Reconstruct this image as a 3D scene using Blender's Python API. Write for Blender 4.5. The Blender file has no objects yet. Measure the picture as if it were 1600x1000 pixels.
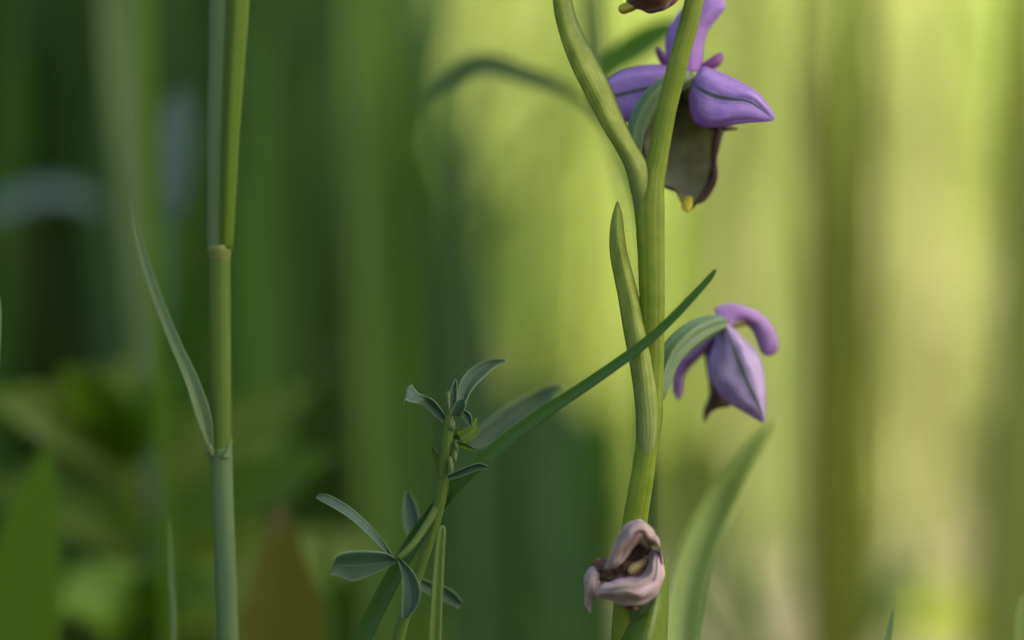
import bpy, math, random
import numpy as np
from mathutils import Vector, noise as mnoise

random.seed(7)
rng = np.random.default_rng(11)
SC = bpy.context.scene
COL = SC.collection

# ------------------------------------------------------------------ camera
FOCUS = 0.400            # metres from the lens to the orchid stem
CAM_Z = 0.090            # lens height above the soil
cam_d = bpy.data.cameras.new('camera')
cam_d.lens = 100.0
cam_d.sensor_width = 36.0
cam_d.clip_start = 0.005
cam_d.clip_end = 2000.0
cam_d.dof.use_dof = True
cam_d.dof.focus_distance = FOCUS
cam_d.dof.aperture_fstop = 4.2
cam_d.dof.aperture_blades = 0
cam = bpy.data.objects.new('camera', cam_d)
COL.objects.link(cam)
cam.location = (0, 0, CAM_Z)
cam.rotation_euler = (math.pi / 2, 0, 0)
SC.camera = cam

# ------------------------------------------------------------------ sky, sun, exposure
SUN_EL, SUN_AZ = math.radians(44), math.radians(105)      # azimuth from +Y towards +X
wd = bpy.data.worlds.new('World')
SC.world = wd
wd.use_nodes = True
wn = wd.node_tree.nodes
sky = wn.new('ShaderNodeTexSky')
sky.sky_type = 'NISHITA'
sky.sun_disc = False
sky.sun_elevation = SUN_EL
sky.sun_rotation = SUN_AZ
sky.air_density = 1.0
sky.dust_density = 5.0
sky.ozone_density = 0.8
bg = wn['Background']
bg.inputs['Strength'].default_value = 0.13
wd.node_tree.links.new(sky.outputs['Color'], bg.inputs['Color'])

sun_d = bpy.data.lights.new('sun', 'SUN')
sun_d.energy = 5.0
sun_d.angle = math.radians(0.55)
sun_d.color = (1.0, 0.93, 0.80)
sun = bpy.data.objects.new('sun', sun_d)
COL.objects.link(sun)
TO_SUN = Vector((math.sin(SUN_AZ) * math.cos(SUN_EL), math.cos(SUN_AZ) * math.cos(SUN_EL), math.sin(SUN_EL)))
sun.rotation_euler = TO_SUN.to_track_quat('Z', 'Y').to_euler()
sun.location = TO_SUN * 8

SC.view_settings.view_transform = 'Standard'
SC.view_settings.look = 'None'
SC.view_settings.gamma = 1.0
SC.view_settings.exposure = 2.15
SC.cycles.use_denoising = True
SC.cycles.max_bounces = 8
SC.cycles.transmission_bounces = 6
SC.cycles.diffuse_bounces = 4
SC.cycles.sample_clamp_indirect = 6.0

# ------------------------------------------------------------------ helpers
K = 0.36 / 1600.0
def P(px, py, d=0.0):
    """photograph coordinates + millimetres behind the focal plane -> world point"""
    D = FOCUS + d / 1000.0
    return np.array(((px - 800.0) * K * D, D, CAM_Z + (500.0 - py) * K * D))

def cr(pts, n):
    """Catmull-Rom resampling of an (k,dim) array to n points (by index, end-clamped)"""
    p = np.asarray(pts, float)
    k = len(p)
    if k == 2:
        t = np.linspace(0, 1, n)[:, None]
        return p[0] * (1 - t) + p[1] * t
    q = np.vstack([2 * p[0] - p[1], p, 2 * p[-1] - p[-2]])
    s = np.linspace(0, k - 1, n)
    i = np.minimum(s.astype(int), k - 2)
    t = (s - i)[:, None]
    a, b, c, d = q[i], q[i + 1], q[i + 2], q[i + 3]
    return 0.5 * (2 * b + (c - a) * t + (2 * a - 5 * b + 4 * c - d) * t ** 2 + (3 * b - a - 3 * c + d) * t ** 3)

def mesh_obj(name, verts, faces, mat, parent=None, uvs=None, smooth=True):
    me = bpy.data.meshes.new(name)
    me.from_pydata([tuple(v) for v in verts], [], faces)
    if uvs is not None:
        uvl = me.uv_layers.new(name='UVMap')
        for lp in me.loops:
            uvl.data[lp.index].uv = uvs[lp.vertex_index]
    me.materials.append(mat)
    if smooth:
        me.polygons.foreach_set('use_smooth', [True] * len(me.polygons))
    me.update()
    o = bpy.data.objects.new(name, me)
    COL.objects.link(o)
    if parent is not None:
        o.parent = parent
    return o

def grid_faces(nv, nu, wrap=False):
    f = []
    for i in range(nv - 1):
        for j in range(nu if wrap else nu - 1):
            j2 = (j + 1) % nu
            f.append((i * nu + j, i * nu + j2, (i + 1) * nu + j2, (i + 1) * nu + j))
    return f

def jitter(v, amp, scale, seed):
    out = np.array(v, float)
    for i, p in enumerate(out):
        n = mnoise.noise_vector(Vector(p * scale) + Vector((seed * 3.1, seed * 7.7, seed)))
        out[i] = p + np.array(n) * amp
    return out

def sheet(name, rows, mat, parent=None, nu=15, nv=30, thick=0.00012, wav=0.0, seed=0, wscale=180.0, corr=None):
    """thin curved organ (petal, bract, leaf): rows run from base to tip, each row is
    a list of world points from one margin over the midrib to the other"""
    R = np.array([cr(r, nu) for r in rows])                     # (k,nu,3)
    G = np.stack([cr(R[:, j], nv) for j in range(nu)], axis=1)  # (nv,nu,3)
    if corr:                                                    # lengthwise pleats
        amp, cyc = corr
        for i in range(nv):
            for j in range(nu):
                u = j / (nu - 1)
                ph = 1.6 * mnoise.noise(Vector((u * 3, i / nv * 4, seed * 5.3)))
                G[i, j, 1] += amp * math.sin(cyc * 2 * math.pi * u + ph * 2) * math.sin(math.pi * min(1, i / nv + 0.1))
    V = G.reshape(-1, 3)
    if wav:
        V = jitter(V, wav, wscale, seed)
    uv = [(j / (nu - 1), i / (nv - 1)) for i in range(nv) for j in range(nu)]
    o = mesh_obj(name, V, grid_faces(nv, nu), mat, parent, uv)
    if thick:
        m = o.modifiers.new('thickness', 'SOLIDIFY')
        m.thickness = thick
        m.offset = 0.0
    return o

def PR(rows, dx=0, dy=0, dd=0):
    return [[P(a + dx, b + dy, c + dd) for a, b, c in r] for r in rows]

def frames(C):
    T = np.gradient(C, axis=0)
    T /= np.linalg.norm(T, axis=1)[:, None] + 1e-12
    ref = np.array((0.0, -1.0, 0.0))
    N = []
    for t in T:
        n = ref - t * np.dot(ref, t)
        if np.linalg.norm(n) < 1e-4:
            n = np.array((1.0, 0, 0)) - t * t[0]
        n /= np.linalg.norm(n)
        ref = n
        N.append(n)
    N = np.array(N)
    return T, N, np.cross(T, N)

def tube(name, pts, radii, mat, parent=None, ns=20, nv=40, ribs=0, ribamp=0.0, flat=1.0, cap=True, wav=0.0, seed=0, twist=0.0):
    """tapering stalk through world points; ribs raise rounded ridges along it"""
    C = cr(pts, nv)
    r = cr(np.array(radii, float)[:, None], nv)[:, 0]
    T, N, B = frames(C)
    V, uv = [], []
    for i in range(nv):
        for j in range(ns):
            a = 2 * math.pi * j / ns
            k = 1 + (ribamp * math.cos(ribs * a + twist * i / nv) if ribs else 0)
            V.append(C[i] + (N[i] * math.cos(a) * flat + B[i] * math.sin(a)) * r[i] * k)
            uv.append((j / ns, i / (nv - 1)))
    f = grid_faces(nv, ns, True)
    if cap:
        V.append(C[0]); uv.append((0, 0)); V.append(C[-1]); uv.append((0, 1))
        a, b = len(V) - 2, len(V) - 1
        for j in range(ns):
            f.append((a, (j + 1) % ns, j))
            f.append((b, (nv - 1) * ns + j, (nv - 1) * ns + (j + 1) % ns))
    V = np.array(V)
    if wav:
        V = jitter(V, wav, 300, seed)
    return mesh_obj(name, V, f, mat, parent, uv)

def blade_rows(path, widths, fold=0.25, face=(0.0, -1.0, 0.0), n=14, twist=0.0):
    """rows for sheet() along a centre line: V-folded blade of the given full widths (m)"""
    C = cr(path, n)
    w = cr(np.array(widths, float)[:, None], n)[:, 0]
    T = np.gradient(C, axis=0)
    T /= np.linalg.norm(T, axis=1)[:, None] + 1e-12
    rows = []
    for i in range(n):
        f = np.array(face, float)
        f = f - T[i] * np.dot(f, T[i])
        f /= np.linalg.norm(f) + 1e-9
        s = np.cross(T[i], f)
        a = twist * i / n
        s, f = s * math.cos(a) + f * math.sin(a), f * math.cos(a) - s * math.sin(a)
        h = w[i] / 2
        e = f * h * fold
        rows.append([C[i] - s * h + e, C[i] - s * h * 0.5 + e * 0.42, C[i], C[i] + s * h * 0.5 + e * 0.42, C[i] + s * h + e])
    return rows

def empty(name, loc=(0, 0, 0), parent=None):
    o = bpy.data.objects.new(name, None)
    o.empty_display_size = 0.01
    COL.objects.link(o)
    if parent is not None:
        o.parent = parent
    return o

def tag(o, label=None, cat=None, group=None, kind=None):
    if label: o['label'] = label
    if cat: o['category'] = cat
    if group: o['group'] = group
    if kind: o['kind'] = kind
    return o

# ------------------------------------------------------------------ materials
def srgb(r, g, b):
    f = lambda c: (c / 255 / 12.92) if c / 255 <= 0.04045 else ((c / 255 + 0.055) / 1.055) ** 2.4
    return (f(r), f(g), f(b))

class NT:
    def __init__(s, name):
        s.m = bpy.data.materials.new(name)
        s.m.use_nodes = True
        s.t = s.m.node_tree
        s.t.nodes.clear()
    def n(s, typ, **kw):
        x = s.t.nodes.new(typ)
        for k, v in kw.items():
            setattr(x, k, v)
        return x
    def l(s, a, b):
        s.t.links.new(a, b)
    def mix(s, fac, a, b, blend='MIX'):
        x = s.n('ShaderNodeMix', data_type='RGBA', blend_type=blend)
        for key, v in ((0, fac), (6, a), (7, b)):
            if isinstance(v, (int, float)):
                x.inputs[key].default_value = v
            elif isinstance(v, tuple):
                x.inputs[key].default_value = (*v, 1)
            else:
                s.l(v, x.inputs[key])
        return x.outputs[2]
    def math(s, op, a, b=None, c=None, clamp=False):
        x = s.n('ShaderNodeMath', operation=op, use_clamp=clamp)
        for i, v in enumerate((a, b, c)):
            if v is None: continue
            if isinstance(v, (int, float)): x.inputs[i].default_value = v
            else: s.l(v, x.inputs[i])
        return x.outputs[0]
    def ramp(s, fac, stops):
        x = s.n('ShaderNodeValToRGB')
        el = x.color_ramp.elements
        while len(el) < len(stops): el.new(0.5)
        for e, (p, c) in zip(el, stops):
            e.position = p
            e.color = (*c, 1) if isinstance(c, tuple) else (c, c, c, 1)
        s.l(fac, x.inputs[0])
        return x.outputs[0]
    def noise(s, scale, detail=4, vec=None, rough=0.55):
        x = s.n('ShaderNodeTexNoise')
        x.inputs['Scale'].default_value = scale
        x.inputs['Detail'].default_value = detail
        x.inputs['Roughness'].default_value = rough
        if vec is None:
            g = s.n('ShaderNodeNewGeometry')
            vec = g.outputs['Position']
        s.l(vec, x.inputs['Vector'])
        return x.outputs['Fac']
    def uv(s):
        u = s.n('ShaderNodeUVMap')
        x = s.n('ShaderNodeSeparateXYZ')
        s.l(u.outputs[0], x.inputs[0])
        return x.outputs[0], x.outputs[1]

def plant_mat(name, col, col2=None, trans=0.35, tcol=None, rough=0.45, veins=0, vein_amt=0.25, vein_col=None,
              midrib=None, mid_w=0.02, mottle=0.35, nscale=900.0, base_col=None, tip_col=None, edge_col=None,
              spec=0.18, sheen=0.0, bump=0.15, tint=None, per_object=0.0):
    """leaf / petal: diffuse + gloss over a translucent body, veins along the organ"""
    t = NT(name)
    u, v = t.uv()
    def leafy(q):          # cuts blue from greens, offsetting the blue skylight's cast in the colour
        return (q[0], q[1], q[2] * 0.55) if q and q[1] >= q[0] and q[1] > q[2] else q
    col, col2, vein_col, base_col, tip_col, edge_col = map(leafy, (col, col2, vein_col, base_col, tip_col, edge_col))
    col2 = col2 or tuple(c * 0.72 for c in col)
    c = t.mix(t.ramp(t.noise(nscale, 5), [(0.35, 0.0), (0.65, 1.0)]), col, col2)
    if mottle < 1: c = t.mix(mottle, col, c)
    if base_col: c = t.mix(t.ramp(v, [(0.0, 1.0), (0.42, 0.0)]), c, base_col)
    if tip_col: c = t.mix(t.ramp(v, [(0.72, 0.0), (1.0, 1.0)]), c, tip_col)
    hb = t.noise(nscale * 1.7, 4)
    height = hb
    if veins:
        wv = t.n('ShaderNodeTexNoise', noise_dimensions='2D')
        wv.inputs['Scale'].default_value = 6.0
        uvn = t.n('ShaderNodeUVMap')
        t.l(uvn.outputs[0], wv.inputs['Vector'])
        uu = t.math('ADD', u, t.math('MULTIPLY', t.math('SUBTRACT', wv.outputs['Fac'], 0.5), 0.05))
        s = t.math('ABSOLUTE', t.math('SINE', t.math('MULTIPLY', uu, math.pi * veins)))
        line = t.math('POWER', s, 0.7)
        stripe = t.ramp(line, [(0.0, 1.0), (0.55, 0.0)])
        vc = vein_col or tuple(x * 0.6 for x in col)
        c = t.mix(t.math('MULTIPLY', stripe, vein_amt), c, vc)
        height = t.math('ADD', t.math('MULTIPLY', line, 0.7), t.math('MULTIPLY', hb, 0.6))
    if edge_col:
        e = t.math('ABSOLUTE', t.math('SUBTRACT', u, 0.5))
        c = t.mix(t.ramp(e, [(0.40, 0.0), (0.49, 1.0)]), c, edge_col)
    if midrib:
        e = t.math('ABSOLUTE', t.math('SUBTRACT', u, 0.5))
        hw = t.ramp(e, [(0.0, 1.0), (mid_w * 0.5, 0.9), (mid_w * 1.6, 0.0)])
        fade = t.ramp(v, [(0.0, 0.5), (0.15, 1.0), (0.9, 1.0), (1.0, 0.4)])
        c = t.mix(t.math('MULTIPLY', hw, fade), c, midrib)
    if per_object:
        oi = t.n('ShaderNodeObjectInfo')
        h = t.n('ShaderNodeHueSaturation')
        t.l(c, h.inputs['Color'])
        t.l(t.math('ADD', 0.5 - 0.02 * per_object, t.math('MULTIPLY', oi.outputs['Random'], 0.035 * per_object)), h.inputs['Hue'])
        t.l(t.math('ADD', 1 - 0.35 * per_object, t.math('MULTIPLY', oi.outputs['Random'], 0.7 * per_object)), h.inputs['Value'])
        c = h.outputs[0]
    if tint:
        at = t.n('ShaderNodeAttribute', attribute_name='tint')
        c = t.mix(t.ramp(at.outputs['Fac'], tint), c, t.ramp(at.outputs['Fac'], tint)) if False else t.ramp(at.outputs['Fac'], tint)
    pr = t.n('ShaderNodeBsdfPrincipled')
    t.l(c, pr.inputs['Base Color'])
    sheen *= 0.25
    pr.inputs['Roughness'].default_value = rough
    pr.inputs['Specular IOR Level'].default_value = spec
    if sheen:
        pr.inputs['Sheen Weight'].default_value = sheen
        pr.inputs['Sheen Roughness'].default_value = 0.4
    if bump:
        b = t.n('ShaderNodeBump')
        b.inputs['Strength'].default_value = bump
        b.inputs['Distance'].default_value = 0.0003
        t.l(height, b.inputs['Height'])
        t.l(b.outputs[0], pr.inputs['Normal'])
    out = t.n('ShaderNodeOutputMaterial')
    if trans > 0:
        tr = t.n('ShaderNodeBsdfTranslucent')
        tc = t.mix(1.0, c, tcol or (1.9, 1.75, 0.75), 'MULTIPLY')
        t.l(tc, tr.inputs['Color'])
        mx = t.n('ShaderNodeMixShader')
        mx.inputs[0].default_value = trans
        t.l(pr.outputs[0], mx.inputs[1])
        t.l(tr.outputs[0], mx.inputs[2])
        t.l(mx.outputs[0], out.inputs[0])
    else:
        t.l(pr.outputs[0], out.inputs[0])
    return t.m

M = {}
M['stem'] = plant_mat('orchid_stem', (0.165, 0.215, 0.035), (0.125, 0.18, 0.022), trans=0.35, veins=14, vein_amt=0.3, vein_col=(0.21, 0.28, 0.075), rough=0.42, bump=0.35, sheen=0.1, mottle=1.0, nscale=450)
M['bract'] = plant_mat('orchid_bract', (0.33, 0.385, 0.16), (0.23, 0.285, 0.08), trans=0.5, veins=9, vein_amt=0.5, vein_col=(0.13, 0.175, 0.03), rough=0.5, base_col=(0.24, 0.30, 0.19), edge_col=(0.085, 0.13, 0.02), sheen=0.2, bump=0.45, mottle=1.0, nscale=420)
M['ovary'] = plant_mat('orchid_ovary', (0.075, 0.125, 0.085), (0.06, 0.10, 0.06), trans=0.15, veins=6, vein_amt=0.7, vein_col=(0.17, 0.22, 0.10), rough=0.45, sheen=0.2)
M['sepal'] = plant_mat('orchid_sepal', (0.36, 0.24, 0.50), (0.27, 0.155, 0.42), trans=0.38, tcol=(1.15, 0.95, 1.15), veins=7, vein_amt=0.42, vein_col=(0.20, 0.10, 0.30), midrib=(0.05, 0.075, 0.045), mid_w=0.03, rough=0.4, sheen=0.35, edge_col=(0.26, 0.11, 0.36), mottle=0.8, nscale=500)
M['sepal_plain'] = plant_mat('orchid_sepal_plain', (0.33, 0.20, 0.47), (0.25, 0.135, 0.38), trans=0.38, tcol=(1.15, 0.95, 1.15), veins=7, vein_amt=0.25, vein_col=(0.22, 0.10, 0.40), rough=0.4, sheen=0.35, mottle=0.8, nscale=500, base_col=(0.27, 0.10, 0.36))
M['sepal_pale'] = plant_mat('orchid_sepal_fading', (0.40, 0.31, 0.46), (0.29, 0.21, 0.36), trans=0.35, tcol=(1.1, 0.95, 1.1), veins=7, vein_amt=0.45, vein_col=(0.25, 0.18, 0.31), midrib=(0.11, 0.13, 0.085), mid_w=0.035, rough=0.45, sheen=0.3, edge_col=(0.27, 0.15, 0.42), mottle=0.9, nscale=400)
M['sepal_curl'] = plant_mat('orchid_sepal_curling', (0.33, 0.21, 0.40), (0.25, 0.12, 0.30), trans=0.3, tcol=(1.1, 0.9, 1.1), veins=6, vein_amt=0.3, rough=0.45, sheen=0.3, tip_col=(0.22, 0.07, 0.30), mottle=0.9, nscale=400)
M['petal'] = plant_mat('orchid_petal', (0.16, 0.05, 0.18), (0.11, 0.03, 0.12), trans=0.3, tcol=(1.2, 0.8, 1.1), rough=0.5, sheen=0.5)
M['lip'] = plant_mat('orchid_lip_back', (0.29, 0.285, 0.18), (0.21, 0.19, 0.12), trans=0.5, tcol=(1.05, 1.1, 0.8), veins=5, vein_amt=0.2, rough=0.5, edge_col=(0.028, 0.014, 0.012), base_col=(0.05, 0.04, 0.015), tip_col=(0.48, 0.40, 0.02), mottle=0.9, nscale=350, sheen=0.4)
M['lip_velvet'] = plant_mat('orchid_lip_velvet', (0.09, 0.022, 0.008), (0.04, 0.010, 0.004), trans=0.0, rough=0.8, spec=0.1, sheen=0.8, edge_col=(0.42, 0.36, 0.07), mottle=1.0, nscale=700, bump=0.6)
M['lip_dark'] = plant_mat('orchid_lip_wilted', (0.06, 0.035, 0.02), (0.03, 0.016, 0.012), trans=0.1, rough=0.6, sheen=0.4, mottle=1.0, nscale=600, bump=0.4)
M['yellow'] = plant_mat('orchid_appendage', (0.40, 0.36, 0.04), (0.32, 0.30, 0.03), trans=0.3, rough=0.5)
M['column'] = plant_mat('orchid_column', (0.22, 0.24, 0.07), (0.16, 0.15, 0.05), trans=0.2, rough=0.5)
M['column_dry'] = plant_mat('withered_column', (0.17, 0.14, 0.06), (0.10, 0.07, 0.035), trans=0.05, rough=0.6, mottle=1.0, nscale=700, bump=0.5)
M['wilt'] = plant_mat('wilted_sepal', (0.40, 0.28, 0.31), (0.26, 0.20, 0.15), trans=0.22, tcol=(1.1, 0.9, 0.8), veins=7, vein_amt=0.75, vein_col=(0.27, 0.29, 0.19), rough=0.5, sheen=0.3, edge_col=(0.36, 0.21, 0.36), mottle=1.0, nscale=330, bump=0.5)
M['wilt_brown'] = plant_mat('wilted_sepal_brown', (0.35, 0.25, 0.24), (0.20, 0.13, 0.09), trans=0.2, tcol=(1.1, 0.85, 0.6), veins=7, vein_amt=0.75, vein_col=(0.20, 0.15, 0.11), rough=0.55, sheen=0.2, mottle=1.0, nscale=330, bump=0.5, midrib=(0.17, 0.17, 0.15), mid_w=0.03)
M['wilt_dark'] = plant_mat('wilted_lip', (0.13, 0.075, 0.04), (0.03, 0.015, 0.012), trans=0.05, rough=0.65, mottle=1.0, nscale=650, bump=0.8)
M['orchid_leaf'] = plant_mat('orchid_leaf', (0.21, 0.28, 0.16), (0.18, 0.25, 0.12), trans=0.5, veins=11, vein_amt=0.3, vein_col=(0.14, 0.19, 0.07), rough=0.4)
M['sheath_leaf'] = plant_mat('orchid_sheath', (0.075, 0.12, 0.015), (0.05, 0.09, 0.01), trans=0.2, veins=11, vein_amt=0.3, rough=0.4)
M['blade'] = plant_mat('grass_blade', (0.045, 0.105, 0.03), (0.035, 0.085, 0.02), trans=0.3, veins=7, vein_amt=0.4, vein_col=(0.075, 0.15, 0.05), rough=0.4)
M['spike'] = plant_mat('grass_tip', (0.12, 0.175, 0.06), (0.09, 0.14, 0.04), trans=0.3, veins=5, vein_amt=0.4, rough=0.5)
M['sheath_grey'] = plant_mat('grass_sheath', (0.08, 0.13, 0.085), (0.065, 0.11, 0.065), trans=0.25, veins=16, vein_amt=0.45, vein_col=(0.115, 0.165, 0.10), rough=0.42)
M['sheath_green'] = plant_mat('grass_sheath_open', (0.065, 0.12, 0.006), (0.05, 0.10, 0.004), trans=0.4, veins=9, vein_amt=0.35, vein_col=(0.12, 0.19, 0.03), rough=0.45, edge_col=(0.16, 0.23, 0.10))
M['culm'] = plant_mat('grass_culm', (0.065, 0.11, 0.018), (0.05, 0.09, 0.012), trans=0.25, veins=14, vein_amt=0.4, vein_col=(0.09, 0.13, 0.04), rough=0.42)
M['node'] = plant_mat('grass_node', (0.12, 0.135, 0.05), (0.085, 0.105, 0.035), trans=0.1, rough=0.5, mottle=1)
M['grey_leaf'] = plant_mat('grass_leaf_glaucous', (0.095, 0.145, 0.105), (0.075, 0.12, 0.08), trans=0.3, veins=7, vein_amt=0.4, vein_col=(0.135, 0.19, 0.135), rough=0.45)
M['medick'] = plant_mat('medick_leaflet', (0.028, 0.058, 0.048), (0.021, 0.046, 0.034), trans=0.25, tcol=(1.3, 1.9, 0.6), veins=12, vein_amt=0.25, vein_col=(0.05, 0.09, 0.07), midrib=(0.06, 0.10, 0.06), mid_w=0.02, edge_col=(0.11, 0.17, 0.15), rough=0.5, sheen=0.5)
M['medick_green'] = plant_mat('medick_bud_leaf', (0.07, 0.125, 0.012), (0.05, 0.10, 0.01), trans=0.35, veins=9, vein_amt=0.3, rough=0.5, sheen=0.3)
M['medick_pale'] = plant_mat('medick_hairy_bud', (0.085, 0.12, 0.065), (0.05, 0.085, 0.03), trans=0.2, rough=0.7, sheen=0.6, bump=0.6)
M['medick_stem'] = plant_mat('medick_stem', (0.06, 0.10, 0.02), (0.045, 0.08, 0.015), trans=0.15, veins=5, vein_amt=0.4, rough=0.5, sheen=0.4)
M['shade_green'] = plant_mat('shade_toned_blade_green', (0.034, 0.088, 0.011), (0.028, 0.07, 0.009), trans=0.3, veins=6, vein_amt=0.3, rough=0.5, per_object=0.45, bump=0)  # dark copy of the grass green, shade put into the colour
M['shade_blue'] = plant_mat('shade_toned_blade_bluish', (0.03, 0.07, 0.042), (0.024, 0.056, 0.032), trans=0.3, veins=6, vein_amt=0.3, rough=0.5, per_object=0.4, bump=0)  # bluish dark copy, shade put into the blade colour
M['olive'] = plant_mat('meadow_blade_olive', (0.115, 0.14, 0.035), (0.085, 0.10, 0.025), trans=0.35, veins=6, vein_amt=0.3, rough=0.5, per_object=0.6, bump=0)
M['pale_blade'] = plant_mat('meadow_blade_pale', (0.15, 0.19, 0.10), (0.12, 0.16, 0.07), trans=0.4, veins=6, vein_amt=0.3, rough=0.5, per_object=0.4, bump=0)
M['straw'] = plant_mat('sun_toned_straw', (0.60, 0.58, 0.33), (0.50, 0.50, 0.25), trans=0.45, tcol=(1.2, 1.2, 0.9), veins=6, vein_amt=0.3, rough=0.5, bump=0)  # straw raised in colour to carry the bright sunlit streaks
M['straw_green'] = plant_mat('sun_toned_leaf', (0.33, 0.40, 0.09), (0.28, 0.35, 0.07), trans=0.5, tcol=(1.4, 1.3, 0.9), veins=8, vein_amt=0.2, rough=0.5, bump=0)  # sunlit look put into the leaf colour
M['pale_stem'] = plant_mat('pale_grass_stem', (0.085, 0.125, 0.085), (0.07, 0.105, 0.065), trans=0.3, veins=6, vein_amt=0.3, rough=0.5, bump=0)
M['mid_green'] = plant_mat('meadow_blade_mid_green', (0.06, 0.115, 0.025), (0.048, 0.095, 0.02), trans=0.35, veins=6, vein_amt=0.3, rough=0.5, per_object=0.3, bump=0)
M['light_green'] = plant_mat('meadow_blade_light_green', (0.10, 0.16, 0.05), (0.085, 0.14, 0.04), trans=0.4, veins=6, vein_amt=0.3, rough=0.5, per_object=0.3, bump=0)
M['dim_leaf'] = plant_mat('blurred_bluish_leaf', (0.055, 0.09, 0.09), (0.045, 0.075, 0.07), trans=0.3, veins=6, vein_amt=0.3, rough=0.5, bump=0)
M['yellow_leaf'] = plant_mat('herb_leaf_yellow', (0.05, 0.105, 0.004), (0.04, 0.085, 0.003), trans=0.35, veins=8, vein_amt=0.25, rough=0.45, bump=0.1)
M['herb_leaf'] = plant_mat('herb_leaf', (0.075, 0.14, 0.012), (0.055, 0.11, 0.009), trans=0.4, veins=10, vein_amt=0.25, rough=0.45, per_object=0.7, bump=0.1)
M['brown_leaf'] = plant_mat('ageing_leaf', (0.062, 0.072, 0.005), (0.064, 0.052, 0.005), trans=0.3, tcol=(1.6, 1.3, 0.6), veins=8, vein_amt=0.25, rough=0.5, tip_col=(0.07, 0.055, 0.035), bump=0.1, nscale=200)
M['dry_leaf'] = plant_mat('dead_leaf', (0.30, 0.24, 0.14), (0.20, 0.15, 0.08), trans=0.2, tcol=(1.1, 0.9, 0.6), veins=8, vein_amt=0.3, rough=0.6, per_object=0.6)
MEADOW = [(0.0, (0.23, 0.31, 0.085)), (0.4, (0.32, 0.39, 0.125)), (0.75, (0.41, 0.45, 0.18)), (1.0, (0.54, 0.53, 0.30))]  # grass albedo raised, part of the sunlight is in the colour
M['meadow'] = plant_mat('sun_toned_meadow_grass', (0.1, 0.1, 0.1), trans=0.5, tcol=(1.6, 1.6, 1.05), rough=0.4, tint=MEADOW, bump=0)
M['thicket'] = plant_mat('shade_toned_meadow_grass', (0.1, 0.1, 0.1), trans=0.35, rough=0.45, bump=0,  # grass albedo lowered, part of the shade is in the colour
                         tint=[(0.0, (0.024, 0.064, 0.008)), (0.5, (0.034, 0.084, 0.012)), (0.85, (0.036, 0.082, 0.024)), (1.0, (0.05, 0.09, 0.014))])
M['tree_leaf'] = plant_mat('tree_foliage', (0.06, 0.11, 0.025), trans=0.25, rough=0.4, bump=0)
M['bark'] = plant_mat('tree_bark', (0.16, 0.12, 0.085), (0.07, 0.05, 0.035), trans=0, rough=0.9, mottle=1, nscale=60, bump=0.8)

# ------------------------------------------------------------------ the ground
def ground_mat():
    t = NT('meadow_soil')
    a = t.noise(9, 8); b = t.noise(120, 6)
    c = t.ramp(a, [(0.3, (0.035, 0.028, 0.016)), (0.55, (0.065, 0.06, 0.025)), (0.75, (0.05, 0.075, 0.02))])
    c = t.mix(t.ramp(b, [(0.45, 0.0), (0.7, 0.6)]), c, (0.16, 0.12, 0.075))
    pr = t.n('ShaderNodeBsdfPrincipled')
    t.l(c, pr.inputs['Base Color'])
    pr.inputs['Roughness'].default_value = 0.95
    bm = t.n('ShaderNodeBump'); bm.inputs['Strength'].default_value = 0.7; bm.inputs['Distance'].default_value = 0.004
    t.l(b, bm.inputs['Height']); t.l(bm.outputs[0], pr.inputs['Normal'])
    o = t.n('ShaderNodeOutputMaterial'); t.l(pr.outputs[0], o.inputs[0])
    return t.m

def build_ground():
    # fine near the plants, coarse towards the horizon
    ax = np.concatenate([-np.geomspace(400, 3, 14), np.linspace(-2.5, 2.5, 60), np.geomspace(3, 400, 14)])
    ay = np.concatenate([-np.geomspace(400, 3, 14), np.linspace(-2.0, 5.0, 80), np.geomspace(6, 600, 14)])
    V = []
    for y in ay:
        for x in ax:
            z = -0.004 + 0.006 * mnoise.noise(Vector((x * 6, y * 6, 0))) if abs(x) < 3 and -3 < y < 6 else -0.004
            V.append((x, y, z))
    g = mesh_obj('ground', V, grid_faces(len(ay), len(ax)), ground_mat())
    tag(g, 'bare brown soil with scraps of litter under the meadow grass', 'ground', kind='structure')
build_ground()

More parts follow.
